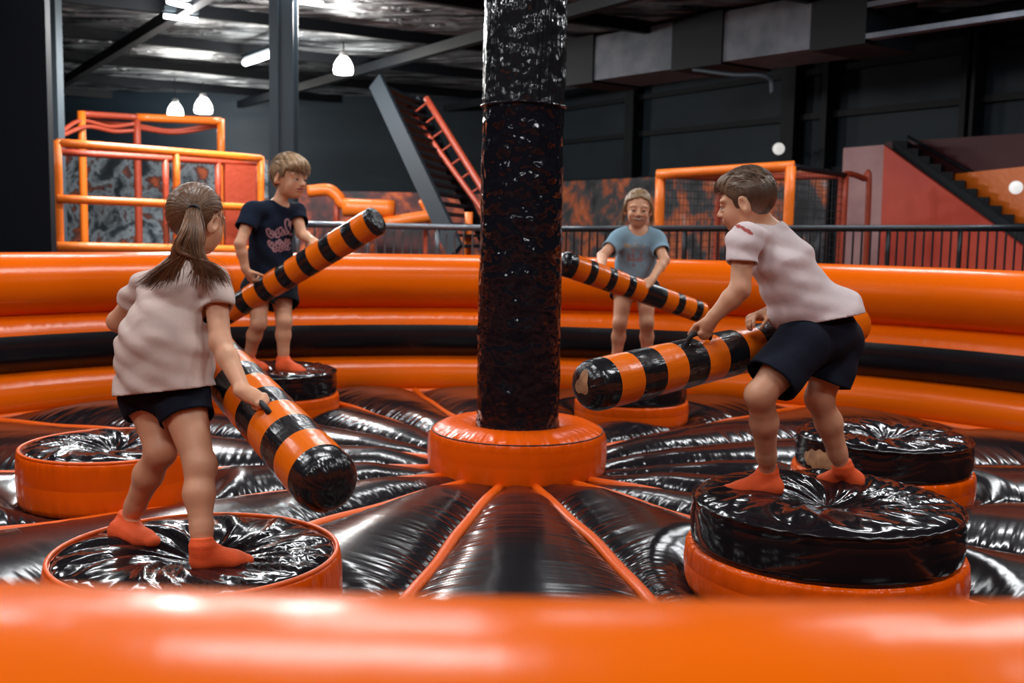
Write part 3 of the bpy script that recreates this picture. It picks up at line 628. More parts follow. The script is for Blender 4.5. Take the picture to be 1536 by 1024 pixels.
# ---- girl with the ponytail (back to the camera)
zt = M+.30
J1 = dict(pel=P(243, 578, 3.74), waist=P(246, 520, 3.74), chest=P(266, 445, 3.78), neck=P(284, 392, 3.82), head=P(294, 334, 3.83),
          shL=P(218, 432, 3.90), shR=P(322, 428, 3.74), elL=P(176, 482, 3.98), elR=P(331, 514, 3.66), wrL=P(246, 530, 4.12), wrR=P(366, 588, 3.54),
          hipL=P(222, 592, 3.78), hipR=P(272, 594, 3.70), knL=P(241, 676, 3.72), knR=P(300, 698, 3.60))
f1 = [(G(170, 806, zt+.005), G(234, 820, zt+.005)), (G(288, 853, zt+.005), G(378, 846, zt+.005))]
J1['anL'] = P(192, 782, depth(f1[0][0])+.02); J1['anR'] = P(303, 822, depth(f1[1][0])-.0)
hd1 = P(388, 606, 3.575)
K1 = dict(s=1.08, label='girl seen from behind with a long brown ponytail, pale beige shirt and navy shorts', J=J1, feet=f1, loc=V(*pA[:2], zt), hR=frame(V(.42, .90, -.12), nrm(V(.04, .02, 1))), hs=1.10,
          brow=V(.06, .03, .015), W=1.0, tw=.96, lw=.95,
          handR=dict(d=(cR*.85-cU*.42+cF*.05, toaxis(J1['wrR']+cR*.05, b1a, b1b), cU), kw=dict(curl=(62, 84, 48), tout=.3, tcurl=1.0)),
          handL=dict(d=(P(290, 520, 4.18)-J1['wrL'], V(.3, 0, -1), V(0, 1, 0)), kw=dict(curl=(40, 45, 30))),
          shorts=dict(len=.34, flare=-.004, rw=.086, col=NAVY, label='short navy shorts'),
          shirt=dict(col=(.60, .475, .42), hem=(P(250, 586, 3.74), nrm(P(252, 680, 3.74)-P(240, 570, 3.74))), hw=(.154, .132, .184, .160), slv=.42, nr=.055, label='pale beige short sleeved shirt',
                     folds=[(nrm(V(.75, .1, .65)), .10, .1), (nrm(V(.5, 0, .85)), .065, .4), (nrm(V(-.4, .3, .85)), .14, .2)], amp=.024, seed=21))
make_kid(K1)
BR = V(.135, .066, .030)
tie = P(291, 314, 3.705)
def cap1():
    K = K1; hc, hR, s = J1['head'], K['hR'], K['hs']; tl = ((tie-hc)@hR)/s; tn = nrm(tl)
    def stripe(x, y, z):
        q = np.stack([x, y, z], -1); q = q/np.maximum(np.linalg.norm(q, axis=-1, keepdims=True), 1e-5); e = orth(V(0, 0, 1), tn); b = np.cross(tn, e)
        a = np.arctan2(q@b, q@e); return .5*np.sin(a*37+2*np.sin(a*5))+.5*np.sin(a*61+1)
    v, f, q = hair_cap(K, ([-.12, -.07, -.03, -.012, .012, .03, .06, .10], [-.062, -.068, -.050, .028, .030, .035, .058, .070]), amp=.0016, stripe=stripe)
    qq = q/np.linalg.norm(q, axis=1, keepdims=True); e = orth(V(0, 0, 1), tn); b = np.cross(tn, e); a = np.arctan2(qq@b, qq@e)
    c = BR*(1+.35*(np.sin(a*53)+np.sin(a*91+2)+np.sin(a*23))[:, None]/3)
    hair = obj('hair', vmesh('hair', v, f, np.clip(c, .01, 1)), m_hair, K['t'])
    Ps, Rs, Cs = surf_strands(K, v, q, 240, lambda p: .07, lambda p: tl-p, BR*1.05, .18, 5, .0012, .0007)
    strands(K, 'hair_strands', Ps, Rs, Cs, hair)
    # ponytail
    g = np.random.default_rng(9); Ps = []; Rs = []; Cs = []
    for cl in range(34):
        o = g.normal(size=2); o = np.clip(o, -1.6, 1.6); side = cl % 2 == 0; w = (cl//2+.5)/17
        if side: ctl = [P(287+o[0]*9, 345, 3.615+.01*o[1]), P(276+o[0]*12, 374, 3.60+.008*o[1]), P(250+w*24-6, 398+5*w, 3.60), P(203+w*62, 432-10*w+g.normal()*5, 3.64-.03*w)]
        else: ctl = [P(290+o[0]*9, 345, 3.61+.01*o[1]), P(287+o[0]*13, 376, 3.59+.008*o[1]), P(292+w*30, 400, 3.585), P(288+w*58, 424+g.normal()*7, 3.60)]
        bc = BR*(1+.28*g.normal())*V(1.1, 1, .92)
        for i in range(36):
            e = g.normal(size=3); sp = np.array([.004, .005, .006, .008, .013])
            p = bez([q+(cR*e[0]+cU*e[1]*.6-cF*abs(e[2])*.6)*sp[k] for k, q in enumerate([tie+cR*o[0]*.007+cU*o[1]*.005]+ctl)], 16)
            wv = np.linspace(0, 1, 16)**1.5*.006; p = p+np.outer(wv*np.sin(np.linspace(0, 8, 16)+o[0]*3), cU)+np.outer(wv*np.cos(np.linspace(0, 7, 16)+o[1]*3), cR)
            Ps.append(p); Rs.append(g.uniform(.0009, .0016)); Cs.append(np.clip(bc*(1+.14*g.normal()), .012, .5))
    strands(K, 'ponytail', Ps, Rs, Cs, hair)
    mb = MB(); a = np.linspace(0, 2*np.pi, 25)[:-1]; mb.tube([tie+cR*.017*math.cos(t)+cU*.013*math.sin(t)-cF*.006 for t in a], .006, 8, closed=True); obj('hair_tie', mb.mesh('hair_tie'), m_black, hair)
    for sd in (0, 1):                                              # loose wisps around each ear
      Ps, Rs, Cs = [], [], []
      for i in [sd+2*k for k in range(8)]:
        u0, v0, d0 = (256, 325, 3.80) if i % 2 else (331, 318, 3.80); p = [P(u0+g.normal()*2, v0+g.normal()*5, d0), P(u0+(-6 if i % 2 else 6)+g.normal()*3, v0+22, d0-.01), P(u0+(-3 if i % 2 else 4)+g.normal()*4, v0+48+g.normal()*6, d0-.02)]
        Ps.append(bez(p, 10)); Rs.append(.0010); Cs.append(BR*1.5)
      strands(K, 'wisps', Ps, Rs, Cs, hair)
cap1()
# ---- boy in the white shirt (side view)
zt = M+.36
J2 = dict(pel=P(1236, 497, 4.37), waist=P(1212, 452, 4.36), chest=P(1168, 390, 4.34), neck=P(1146, 335, 4.33), head=P(1121, 306, 4.28),
          shL=P(1116, 361, 4.19), shR=P(1150, 382, 4.48), elL=P(1110, 434, 4.16), elR=P(1176, 462, 4.56), wrL=P(1068, 478, 4.19), wrR=P(1146, 472, 4.42),
          hipL=P(1204, 515, 4.28), hipR=P(1256, 512, 4.46), knL=P(1140, 592, 4.19), knR=P(1229, 597, 4.44))
f2_ = [(G(1172, 741, zt+.005), G(1086, 739, zt+.005)), (G(1293, 732, zt+.005), G(1227, 722, zt+.005))]
J2['anL'] = P(1152, 709, depth(f2_[0][0])); J2['anR'] = P(1264, 702, depth(f2_[1][0]))
def print2(v, c):
    o = J2['shL']; q = v-P(1117, 344, 4.14); dl = orth(cR*.80-cU*.60, cF); a = (q@dl)/.036; b = (q@np.cross(cF, dl))/(.009*np.sqrt(np.clip(1-a*a, 0, 1))+1e-4); k = (np.abs(a) < 1) & (np.abs(b)+.35*vnoise(v, 150, 4) < 1) & ((v-o)@cF < .05); c[k] = V(.42, .10, .09); return c
K2 = dict(s=1.12, label='boy in a white shirt and navy shorts bending over his baton, side view', J=J2, feet=f2_, loc=V(*pB[:2], zt), hR=frame(V(-.88, .44, -.20), nrm(V(-.12, .0, 1))), hs=1.14,
          brow=V(.05, .03, .02), tone=.92, W=1.04,
          handL=dict(d=(P(1056, 503, 4.21)-J2['wrL'], V(-.6, .78, -.1), b2a-b2b), kw=dict(curl=(66, 84, 45), tcurl=.4, tout=.3)),
          handR=dict(d=(P(1120, 476, 4.36)-J2['wrR'], V(-.1, -.4, -.9), V(-.3, -1, .2)), kw=dict(curl=(30, 38, 30))),
          shorts=dict(len=.74, flare=.010, rw=.090, col=NAVY, label='loose navy shorts'),
          shirt=dict(col=(.70, .60, .60), hem=(P(1238, 480, 4.36), nrm(P(1245, 552, 4.36)-P(1231, 478, 4.36))), hw=(.128, .120, .142, .140), slv=.46, nr=.056, belly=(P(1200, 458, 4.36)-P(1212, 452, 4.36)), label='white short sleeved shirt with a red mark on the sleeve',
                     folds=[(nrm(V(.2, .2, 1)), .075, .1), (nrm(V(-.35, .1, .9)), .11, .4), (nrm(V(.8, .2, .5)), .17, .2)], amp=.021, seed=31, print=print2))
make_kid(K2)
def cap2():
    K = K2; DB = V(.075, .045, .028); LT = V(.17, .105, .062)
    v, f, q = hair_cap(K, ([-.12, -.085, -.06, -.028, -.020, .004, .012, .026, .034, .055, .08, .1], [-.060, -.072, -.070, -.030, .026, .026, -.010, -.008, .030, .046, .060, .058]), rad=(.099, .0805, .094),
                       extra=[((.010, 0, .075), (.088, .060, .052), .02), ((.060, 0, .084), (.028, .044, .022), .02)], amp=.0015, stripe=lambda x, y, z: np.sin(y*420+3*np.sin(x*60))*(z > .06))
    m = np.clip((q[:, 2]-.03)/.06+.3*np.clip(q[:, 0]*8, -1, 1), 0, 1)[:, None]; st = np.clip((.012-q[:, 2])/.05, 0, 1)[:, None]*(np.abs(q[:, 1:2]) > .04)
    c = (DB*(1-m)+LT*m)*(1+.12*np.sin(q[:, 1:2]*500+q[:, 0:1]*60)); c = c*(1-.5*st)+SKIN*.5*.5*st
    hair = obj('hair', vmesh('hair', v, f, np.clip(c, .01, 1)), m_hair, K['t'])
    top = lambda p: V(1, .15*math.sin(p[0]*40), .15) if p[2] > .065 else V(-.15, 0, -1)
    Ps, Rs, Cs = surf_strands(K, v, q, 800, lambda p: .045 if p[2] > .065 else .010, top, V(.11, .068, .042), .3, 15, .004, .0010, .052); strands(K, 'hair_strands', Ps, Rs, Cs, hair)
cap2()
# ---- boy in the navy shirt
zt = M+.33
J3 = dict(pel=P(404, 425, 8.08), waist=P(405, 388, 8.06), chest=P(407, 338, 8.0), neck=P(420, 302, 7.97), head=P(434, 268, 7.93),
          shL=P(444, 318, 8.13), shR=P(378, 318, 7.82), elL=P(452, 350, 8.0), elR=P(360, 366, 7.72), wrL=P(470, 362, 7.80), wrR=P(369, 405, 7.76),
          hipL=P(421, 432, 8.14), hipR=P(388, 432, 8.0), knL=P(426, 482, 8.02), knR=P(388, 484, 7.92))
f3_ = [(G(418, 556, zt+.005), G(456, 561, zt+.005)), (G(364, 553, zt+.005), G(400, 557, zt+.005))]
J3['anL'] = P(425, 542, depth(f3_[0][0])); J3['anR'] = P(372, 540, depth(f3_[1][0]))
def script(rows, cen, ux, uz, col):                                # loopy handwritten lines, one polyline per row
    def fn(v, c):
        q = v-cen; X = q@ux; Z = q@uz; N = np.abs(q@nrm(np.cross(ux, uz))) < .16
        for (x0, x1, z0, r, nl, w) in rows:
            t = np.linspace(0, 1, 260); a = t*nl*2*np.pi; px = x0+(x1-x0)*t+r*.75*np.cos(a+.6*np.sin(a*.31)); pz = z0+r*np.sin(a)*(1+.45*np.sin(a*.37+1))+.02*(t-.5)
            m = np.argwhere(N & (X > x0-.05) & (X < x1+.05) & (np.abs(Z-z0) < .09)).ravel()
            d = np.sqrt((X[m][:, None]-px)**2+(Z[m][:, None]-pz)**2).min(1); h = m[d < w]; c[h] = c[h]*.2+np.asarray(col)*.8
        return c
    return fn
def blobs(cen, ux, uz):                                            # faded patches of a worn print
    def fn(v, c):
        q = v-cen; X = q@ux; Z = q@uz; n = vnoise(v, 95, 77)+.6*vnoise(v, 190, 78); F = np.abs(q@nrm(np.cross(ux, uz))) < .15
        for (x0, x1, z0, z1, th, col) in ((-.085, -.03, .035, .060, -.5, (.55, .36, .16)), (-.025, .075, .03, .075, .1, (.42, .46, .47)), (-.07, .075, -.005, .022, .0, (.45, .26, .20)), (-.055, .085, -.075, -.012, .05, (.36, .17, .16)), (-.03, .06, -.11, -.08, .2, (.28, .20, .26))):
            m = F & (X > x0) & (X < x1) & (Z > z0) & (Z < z1) & (n > th); c[m] = c[m]*.3+np.asarray(col)*.7
        return c
    return fn
f3d = nrm(V(.42, -.90, 0)); u3 = nrm(np.cross(V(0, 0, 1), f3d)*-1); u3 = u3 if u3@cR > 0 else -u3
c3 = P(424, 356, 7.86)
K3 = dict(s=1.42, label='fair haired boy in a navy printed shirt and navy shorts, raising a baton', J=J3, feet=f3_, loc=V(*pD[:2], zt), hR=frame(V(.82, -.55, -.10), nrm(V(.05, 0, 1))), hs=1.43, h=.0062, hc=.0066,
          brow=V(.12, .07, .03), tone=1.0, W=.92, tw=.95, lw=.82, sockh=.03,
          handR=dict(d=(P(378, 419, 7.80)-J3['wrR'], V(.5, .5, -.6), V(.8, -.2, .5)), kw=dict(curl=(40, 45, 30))),
          handL=dict(d=(P(482, 372, 7.70)-J3['wrL'], V(.1, .4, -.9), V(-.5, -.5, .3)), kw=dict(curl=(40, 45, 30))),
          shorts=dict(len=.52, flare=.0, rw=.084, col=(.008, .013, .022), label='navy shorts'),
          shirt=dict(col=(.006, .012, .028), hem=(P(404, 416, 8.08), nrm(V(.05, -.05, -1))), hw=(.118, .098, .124, .104), slv=.50, sr=.050, nr=.054, label='navy shirt with faded pink lettering',
                     folds=[(nrm(V(.5, .2, .8)), .14, .1), (nrm(V(-.5, .1, .8)), .2, .4)], amp=.011, seed=41,
                     print=script([(-.10, .05, .035, .026, 5, .0062), (.055, .105, .075, .045, 1.5, .0075), (-.09, .09, -.045, .020, 7, .006), (-.06, .08, -.085, .014, 6, .005)], c3, u3, V(0, 0, 1), (.46, .26, .29))))
make_kid(K3)
def cap3():
    K = K3; BL = V(.33, .205, .105); DK = V(.14, .085, .045)
    v, f, q = hair_cap(K, ([-.12, -.085, -.06, -.028, -.020, .004, .012, .030, .040, .06, .085, .11], [-.055, -.066, -.060, -.028, .020, .022, -.002, .000, .036, .044, .040, .036]), rad=(.104, .087, .099),
                       extra=[((.015, 0, .078), (.090, .066, .050), .02), ((.074, -.005, .070), (.030, .052, .034), .02)], amp=.002, stripe=lambda x, y, z: np.sin(y*260+3*np.sin(x*50)))
    m = np.clip((q[:, 2]-.0)/.08, 0, 1)[:, None]; c = (DK*(1-m)+BL*m)*(1+.22*np.sin(q[:, 1:2]*330+q[:, 0:1]*50))
    hair = obj('hair', vmesh('hair', v, f, np.clip(c, .01, 1)), m_hair, K['t'])
    fl = lambda p: V(.9, .25, -.25) if p[2] > .06 else V(.15, 0, -1)
    Ps, Rs, Cs = surf_strands(K, v, q, 600, lambda p: .055 if p[2] > .06 else .03, fl, V(.30, .19, .10), .3, 25, .004, .0016); strands(K, 'hair_strands', Ps, Rs, Cs, hair)
cap3()
# ---- girl in light blue
J4 = dict(pel=P(951, 424, 8.2), waist=P(953, 395, 8.18), chest=P(956, 362, 8.10), neck=P(957, 342, 8.06), head=P(957, 315, 8.0),
          shR=P(929, 358, 8.06), shL=P(984, 359, 8.06), elR=P(903, 384, 7.92), elL=P(997, 390, 7.92), wrR=P(903, 402, 7.66), wrL=P(977, 420, 7.76),
          hipR=P(937, 432, 8.2), hipL=P(968, 432, 8.2), knR=P(930, 484, 8.1), knL=P(970, 484, 8.1))
f4_ = [(G(972, 560, zt+.005), G(974, 570, zt+.005)), (G(924, 560, zt+.005), G(918, 570, zt+.005))]
f4_ = [(a, a+nrm(b-a)*.26) for a, b in f4_]
J4['anL'] = P(971, 547, depth(f4_[0][0])); J4['anR'] = P(924, 547, depth(f4_[1][0]))
c4 = P(953, 378, 7.98)
K4 = dict(s=1.26, label='smiling girl in a light blue printed shirt facing the camera', J=J4, feet=f4_, loc=V(*pE[:2], zt), hR=frame(V(-.06, -1, -.10), V(0.03, 0, 1)), hs=1.22, h=.0044, hc=.0060,
          brow=V(.14, .08, .04), smile=1., tone=1.02, W=.92, tw=.92, lw=.84,
          handR=dict(d=(P(908, 414, 7.60)-J4['wrR'], V(.5, .7, -.4), V(.9, 0, .3)), kw=dict(curl=(45, 50, 35))),
          handL=dict(d=(P(962, 433, 7.70)-J4['wrL'], V(-.2, .6, -.7), V(-.6, 0, .7)), kw=dict(curl=(45, 50, 35))),
          shorts=dict(len=.28, flare=.0, rw=.080, col=(.008, .013, .022), label='dark navy shorts'),
          shirt=dict(col=(.25, .40, .50), hem=(P(951, 424, 8.2), nrm(V(0, -.1, -1))), hw=(.114, .094, .120, .10), slv=.60, sr=.049, nr=.060, nofs=V(0, -.02, 0), label='light blue shirt with a faded print',
                     folds=[(nrm(V(.6, .2, .8)), .13, .1), (nrm(V(-.6, .1, .8)), .17, .4)], amp=.010, seed=51,
                     print=blobs(c4, cR, V(0, 0, 1))))
make_kid(K4)
def cap4():
    K = K4; LB = V(.30, .185, .095)
    v, f, q = hair_cap(K, ([-.12, -.07, -.03, -.012, .012, .03, .06, .10], [-.070, -.070, -.050, .004, -.012, .044, .074, .090]), rad=(.102, .086, .099), amp=.0012, stripe=lambda x, y, z: np.sin(y*220))
    c = LB*(1+.12*np.sin(q[:, 1:2]*300)); hair = obj('hair', vmesh('hair', v, f, np.clip(c, .01, 1)), m_hair, K['t'])
    g = np.random.default_rng(3); hc, hR, s = J4['head'], K['hR'], K['hs']; L = lambda x, y, z: hc+hR@(V(x, y, z)*s)
    for sd in (1, -1):
        Ps = []; Rs = []; Cs = []
        for i in range(60):
            w = g.random(); p = [L(.035-.06*w, sd*.076, .05), L(.012-.05*w, sd*(.086+.004*g.normal()), .0), L(-.02-.04*w, sd*(.088+.008*g.normal()), -.055), L(-.03-.05*w, sd*(.092+.016*g.normal()), -.085-.03*g.random())]
            Ps.append(bez(p, 10)); Rs.append(.0018); Cs.append(np.clip(LB*(1+.3*g.normal()), .02, .6))
        strands(K, 'loose_hair', Ps, Rs, Cs, hair)
    tl = V(-.11, 0, .05)
    Ps, Rs, Cs = surf_strands(K, v, q, 420, lambda p: .05, lambda p: tl-p, LB*1.1, .15, 35, .001, .0009); strands(K, 'hair_strands', Ps, Rs, Cs, hair)
cap4()
fist = lambda K, q: K['J']['wr'+q]+nrm(K['hand'+q]['d'][0])*.47*.135*K['s']+orth(K['hand'+q]['d'][1], nrm(K['hand'+q]['d'][0]))*.13*.135*K['s']
baton(b1a, b1b, .106, .098, 11, 'large striped baton with a black end swung low by the ponytailed girl', [fist(K1, 'R')])
baton(b2a, b2b, .098, .094, 14, 'striped baton with a worn tan tip gripped by the boy in white', [fist(K2, 'L')], patch=nrm(V(-.80, -.72, .12)))
baton(b3a, b3b, .104, .088, 15, 'striped baton raised diagonally by the boy in the navy shirt', rnd=.3, bf=.44)
baton(b4a, b4b, .078, .090, 14, 'thin striped baton held across her body by the girl in light blue', first=1, rnd=.3, bf=.38, grip=5)
#PART4
# ------------------------------------------------------------------ the hall
ZC = 4.75
def foil():
    m, nt, b = new_mat('crumpled_foil_lining'); L = nt.links.new; b.inputs['Metallic'].default_value = .55; b.inputs['Roughness'].default_value = .38
    tc = nd(nt, 'ShaderNodeTexCoord'); mp = nd(nt, 'ShaderNodeMapping'); mp.inputs['Rotation'].default_value = (0, 0, .55); mp.inputs['Scale'].default_value = (.45, 1.3, 1); L(tc.outputs['Object'], mp.inputs[0])
    n = nd(nt, 'ShaderNodeTexNoise', i_Scale=2.2, i_Detail=5., i_Distortion=1.0); L(mp.outputs[0], n.inputs['Vector'])
    bp = nd(nt, 'ShaderNodeBump', i_Distance=.6, i_Strength=1.); L(n.outputs['Fac'], bp.inputs['Height']); L(bp.outputs[0], b.inputs['Normal'])
    r = nd(nt, 'ShaderNodeValToRGB'); r.color_ramp.elements[0].position = .38; r.color_ramp.elements[1].position = .60
    r.color_ramp.elements[0].color = (.022, .027, .033, 1); r.color_ramp.elements[1].color = (.42, .45, .47, 1)  # dark to pale ramp paints patches of light into the foil colour
    n2 = nd(nt, 'ShaderNodeTexNoise', i_Scale=1.3, i_Detail=4., i_Distortion=1.4); L(mp.outputs[0], n2.inputs['Vector']); L(n2.outputs['Fac'], r.inputs[0]); L(r.outputs[0], b.inputs['Base Color'])
    return m
def mural(name, cols, pos, scale, rot=.3):
    m, nt, b = new_mat(name); L = nt.links.new; b.inputs['Roughness'].default_value = .6
    tc = nd(nt, 'ShaderNodeTexCoord'); mp = nd(nt, 'ShaderNodeMapping'); mp.inputs['Rotation'].default_value = (0, rot, 0); L(tc.outputs['Object'], mp.inputs[0])
    n = nd(nt, 'ShaderNodeTexNoise', i_Scale=scale, i_Detail=5., i_Roughness=.65, i_Distortion=.35); L(mp.outputs[0], n.inputs['Vector'])
    r = nd(nt, 'ShaderNodeValToRGB'); e = r.color_ramp.elements
    while len(e) < len(cols): e.new(.5)
    for i, (c, p) in enumerate(zip(cols, pos)): e[i].position = p; e[i].color = (*c, 1)
    L(n.outputs['Fac'], r.inputs[0]); L(r.outputs[0], b.inputs['Base Color']); return m
m_foil = foil()
m_mur1 = mural('grey_blue_mural', [(.012, .018, .024), (.03, .042, .052), (.34, .40, .44), (.07, .04, .04), (.60, .13, .05)], [.3, .42, .53, .58, .68], 2.6)
m_mur2 = mural('red_grey_mural', [(.015, .016, .02), (.09, .09, .10), (.50, .13, .06), (.80, .19, .06), (.50, .46, .46)], [.32, .45, .51, .58, .68], 1.3, .6)
m_mur3 = mural('dark_red_mural', [(.012, .010, .014), (.10, .018, .016), (.45, .08, .02), (.75, .20, .02)], [.38, .48, .56, .66], 1.2)
def S(name, mb, mat_, label, cat, smooth=False): return tag(obj(name, mb.mesh(name, smooth), mat_), label, cat, None, 'structure')
def slab(a, b, z0, z1, th=.1):                                     # upright slab from a to b (xy), thickness behind it
    a, b = V(*a[:2], 0), V(*b[:2], 0); d = nrm(b-a); n = V(-d[1], d[0], 0)*th/2; mb = MB()
    return mb.box((a+b)/2+n+V(0, 0, (z0+z1)/2), (b-a)/2, n, V(0, 0, (z1-z0)/2))
mb = MB(); mb.box((1, 10, -.06), V(22, 0, 0), V(0, 17, 0), V(0, 0, .06)); S('floor', mb, m_floor, 'dark hall floor around the arena', 'floor')
mb = MB(); mb.box((1, 10, ZC+.06), V(22, 0, 0), V(0, 17, 0), V(0, 0, .06)); S('ceiling', mb, m_foil, 'crumpled grey foil lining under the roof', 'ceiling')
WD = nrm(V(4.46, -7.2, 0)); WN = V(-WD[1], WD[0], 0); W0 = V(2.64, 22, 0)
S('wall_back', slab((-21, 26), (3, 26), 0, ZC), m_dwall, 'dark back wall of the hall', 'wall')
S('wall_right', slab(W0-WD*4.8, W0+WD*33, 0, ZC), m_dwall, 'dark panelled side wall of the hall', 'wall')
S('wall_left', slab((-17, -7), (-17, 26), 0, ZC), m_dwall, 'dark side wall of the hall', 'wall')
S('wall_front', slab((21, -6.5), (-17, -6.5), 0, ZC), m_dwall, 'dark wall behind the camera', 'wall')
def post_box(u0, u1, d, z0, z1, dep=.3):
    a, b = P(u0, 360, d), P(u1, 360, d); w = (b[0]-a[0])/2; mb = MB()
    return mb.box(((a[0]+b[0])/2, a[1]+dep/2, (z0+z1)/2), V(w, 0, 0), V(0, dep/2, 0), V(0, 0, (z1-z0)/2))
S('pillar', post_box(-70, 77, 10.9, 0, ZC-.001, .12), m_navy, 'broad dark navy pillar at the edge of the hall', 'pillar')
mb = MB()
a, b = P(407, 360, 12.6), P(441, 360, 12.6); cx, w, y = (a[0]+b[0])/2, (b[0]-a[0])/2, a[1]
mb.box((cx, y, ZC/2), V(w, 0, 0), V(0, .012, 0), V(0, 0, ZC/2-.001)).box((cx-w*.35, y+.14, ZC/2), V(.012, 0, 0), V(0, .13, 0), V(0, 0, ZC/2-.001)).box((cx-w*.0, y+.28, ZC/2), V(w, 0, 0), V(0, .012, 0), V(0, 0, ZC/2-.001))
mb.box((cx-w*.62, y-.03, ZC/2), V(w*.38, 0, 0), V(0, .03, 0), V(0, 0, ZC/2-.001))
S('steel_column', mb, m_steel, 'grey teal steel column standing behind the boy in navy', 'column')
S('steel_column', post_box(79, 92, 14, 0, ZC-.001, .2), m_steel, 'slim grey steel column beside the navy pillar', 'column')
RD = V(WD[1], -WD[0], 0)*-1
for i in range(8):                                                 # roof beams, two directions
    c = V(-9.5, 19, ZC-.09)+WD*(-9+i*2.9); mb = MB(); mb.box(c, RD*11, WD*.06, V(0, 0, .085)); S('roof_purlin', mb, m_girt, 'dark roof purlin under the foil lining', 'roof beam')
for i in range(5):
    c = V(-4, 14, ZC-.26)+RD*(-8.5+i*4.2); mb = MB(); mb.box(c, WD*12, RD*.07, V(0, 0, .08)); S('roof_rafter', mb, m_girt, 'dark roof rafter below the purlins', 'roof beam')
def on_wall(u):                                                    # point of the side wall seen at column u (horizontal position)
    q = cF+cR*((u-768)/FPX)-cU*((300-512)/FPX); n = V(WN[0], WN[1], 0); t = (W0-CAM)@n/(q@n); p = CAM+q*t; return V(p[0], p[1], 0)
for z in (2.72, 3.62, 4.35):
    mb = MB(); mb.box(W0+WD*9-WN*.06+V(0, 0, z), WD*14, WN*.06, V(0, 0, .05)); S('wall_girt', mb, m_girt, 'dark horizontal girt on the side wall', 'wall beam')
for u, w in ((955, .14), (1192, .15), (1246, .06), (1452, .05), (1466, .03)):
    p = on_wall(u); mb = MB(); mb.box(p-WN*.14+V(0, 0, ZC/2), WD*w, WN*.13, V(0, 0, ZC/2-.002)); S('wall_post', mb, m_girt, 'dark upright post on the side wall', 'wall post')
# murals
def panel(name, q, th, m_, label, cat):                            # upright panel through quad corners (given clockwise from top left), thickness away from the camera
    q = [np.asarray(p, float) for p in q]; n = nrm(np.cross(q[1]-q[0], q[-1]-q[0])); n = n if n@cF > 0 else -n; k = len(q); mb = MB()
    f = [tuple(range(k))[::-1], tuple(range(k, 2*k))]+[(i, (i+1) % k, k+(i+1) % k, k+i) for i in range(k)]
    mb.add(q+[p+n*th for p in q], f); o = obj(name, mb.mesh(name, False), m_); return tag(o, label, cat)
def wquad(u0, u1, z0, z1, off): a, b = on_wall(u0)-WN*off, on_wall(u1)-WN*off; return [a+V(0, 0, z1), b+V(0, 0, z1), b+V(0, 0, z0), a+V(0, 0, z0)]
panel('wall_mural', wquad(846, 1262, 0, 2.72, .35), .03, m_mur2, 'red and grey abstract mural low on the side wall behind the netted goal', 'mural')
panel('wall_mural', [P(86, 225, 19.5), P(402, 240, 19.5), V(*P(402, 400, 19.5)[:2], 0), V(*P(86, 400, 19.5)[:2], 0)], .04, m_mur1, 'grey blue mural panel behind the orange climbing frame', 'mural')
panel('wall_mural', [P(442, 285, 19.), P(722, 291, 19.), V(*P(722, 400, 19.)[:2], 0), V(*P(442, 400, 19.)[:2], 0)], .04, m_mur3, 'dark red mural panel behind the grey staircase', 'mural')
# orange climbing frame
def pipe(parent, name, pts, r, m_, label=None, n=10): mb = MB(); mb.tube(pts, r, n); return obj(name, mb.mesh(name), m_, parent, label)
def bar(a, b, k=8): return [np.asarray(a)+(np.asarray(b)-np.asarray(a))*t for t in np.linspace(0, 1, k)]
def drop(p, z=0.): return V(p[0], p[1], z)
fr = thing('climbing_frame', 'padded orange pipe frame beside the navy pillar, lower front cage', 'climbing frame', drop(P(240, 380, 13.3)))
a, b = P(86, 214, 12.5), P(391, 238, 14.6); mid = a+(b-a)*.545
pipe(fr, 'top_rail', bar(a, b), .052, m_opipe); 
for p in (a, mid, b): pipe(fr, 'upright', bar(p+V(0, 0, .03), drop(p)), .048, m_opipe)
c, d = P(86, 298, 12.5), P(391, 312, 14.6); pipe(fr, 'middle_rail', bar(c, d), .05, m_opipe)
c, d = P(86, 370, 12.5), P(391, 376, 14.6); pipe(fr, 'bottom_rail', bar(c, d), .06, m_opipe)
c, d = P(90, 228, 13.6), P(385, 246, 15.6); pipe(fr, 'rear_rail', bar(c, d), .045, m_rpipe)
for p in (c+(d-c)*.5, d, c+(d-c)*.78): pipe(fr, 'rear_upright', bar(p, drop(p)), .045, m_rpipe)
fr2 = thing('climbing_frame', 'taller padded orange pipe frame with slack ropes, rear cage', 'climbing frame', drop(P(230, 380, 16.5)))
a, b, c = P(122, 171, 15.6), P(205, 176, 16.5), P(331, 182, 17.2)
pipe(fr2, 'top_rail', bar(a, b), .05, m_rpipe); pipe(fr2, 'top_rail', bar(b, c), .062, m_opipe)
for p, r, mm in ((a, .058, m_opipe), (b, .058, m_rpipe), (c, .06, m_opipe)): pipe(fr2, 'upright', bar(p+V(0, 0, .04), drop(p)), r, mm)
for q in ([P(93, 196, 15.), P(122, 181, 15.6), P(165, 190, 16.), P(200, 186, 16.4)], [P(93, 203, 15.), P(130, 190, 15.6), P(170, 197, 16.), P(200, 196, 16.4)], [P(140, 181, 16.), P(205, 188, 16.6), P(260, 196, 17.), P(330, 184, 17.2)], [P(205, 192, 16.6), P(265, 199, 17.), P(330, 188, 17.3)]):
    pipe(fr2, 'rope', bez(q, 24), .032, m_rpipe)
pnl = panel('crash_panel', [P(338, 246, 15.2), P(384, 249, 15.5), drop(P(384, 300, 15.5)), drop(P(338, 300, 15.2))], .08, m_rpipe, None, None); pnl.parent = fr; pnl.matrix_parent_inverse = fr.matrix_basis.inverted(); pnl['label'] = 'red padded end panel'
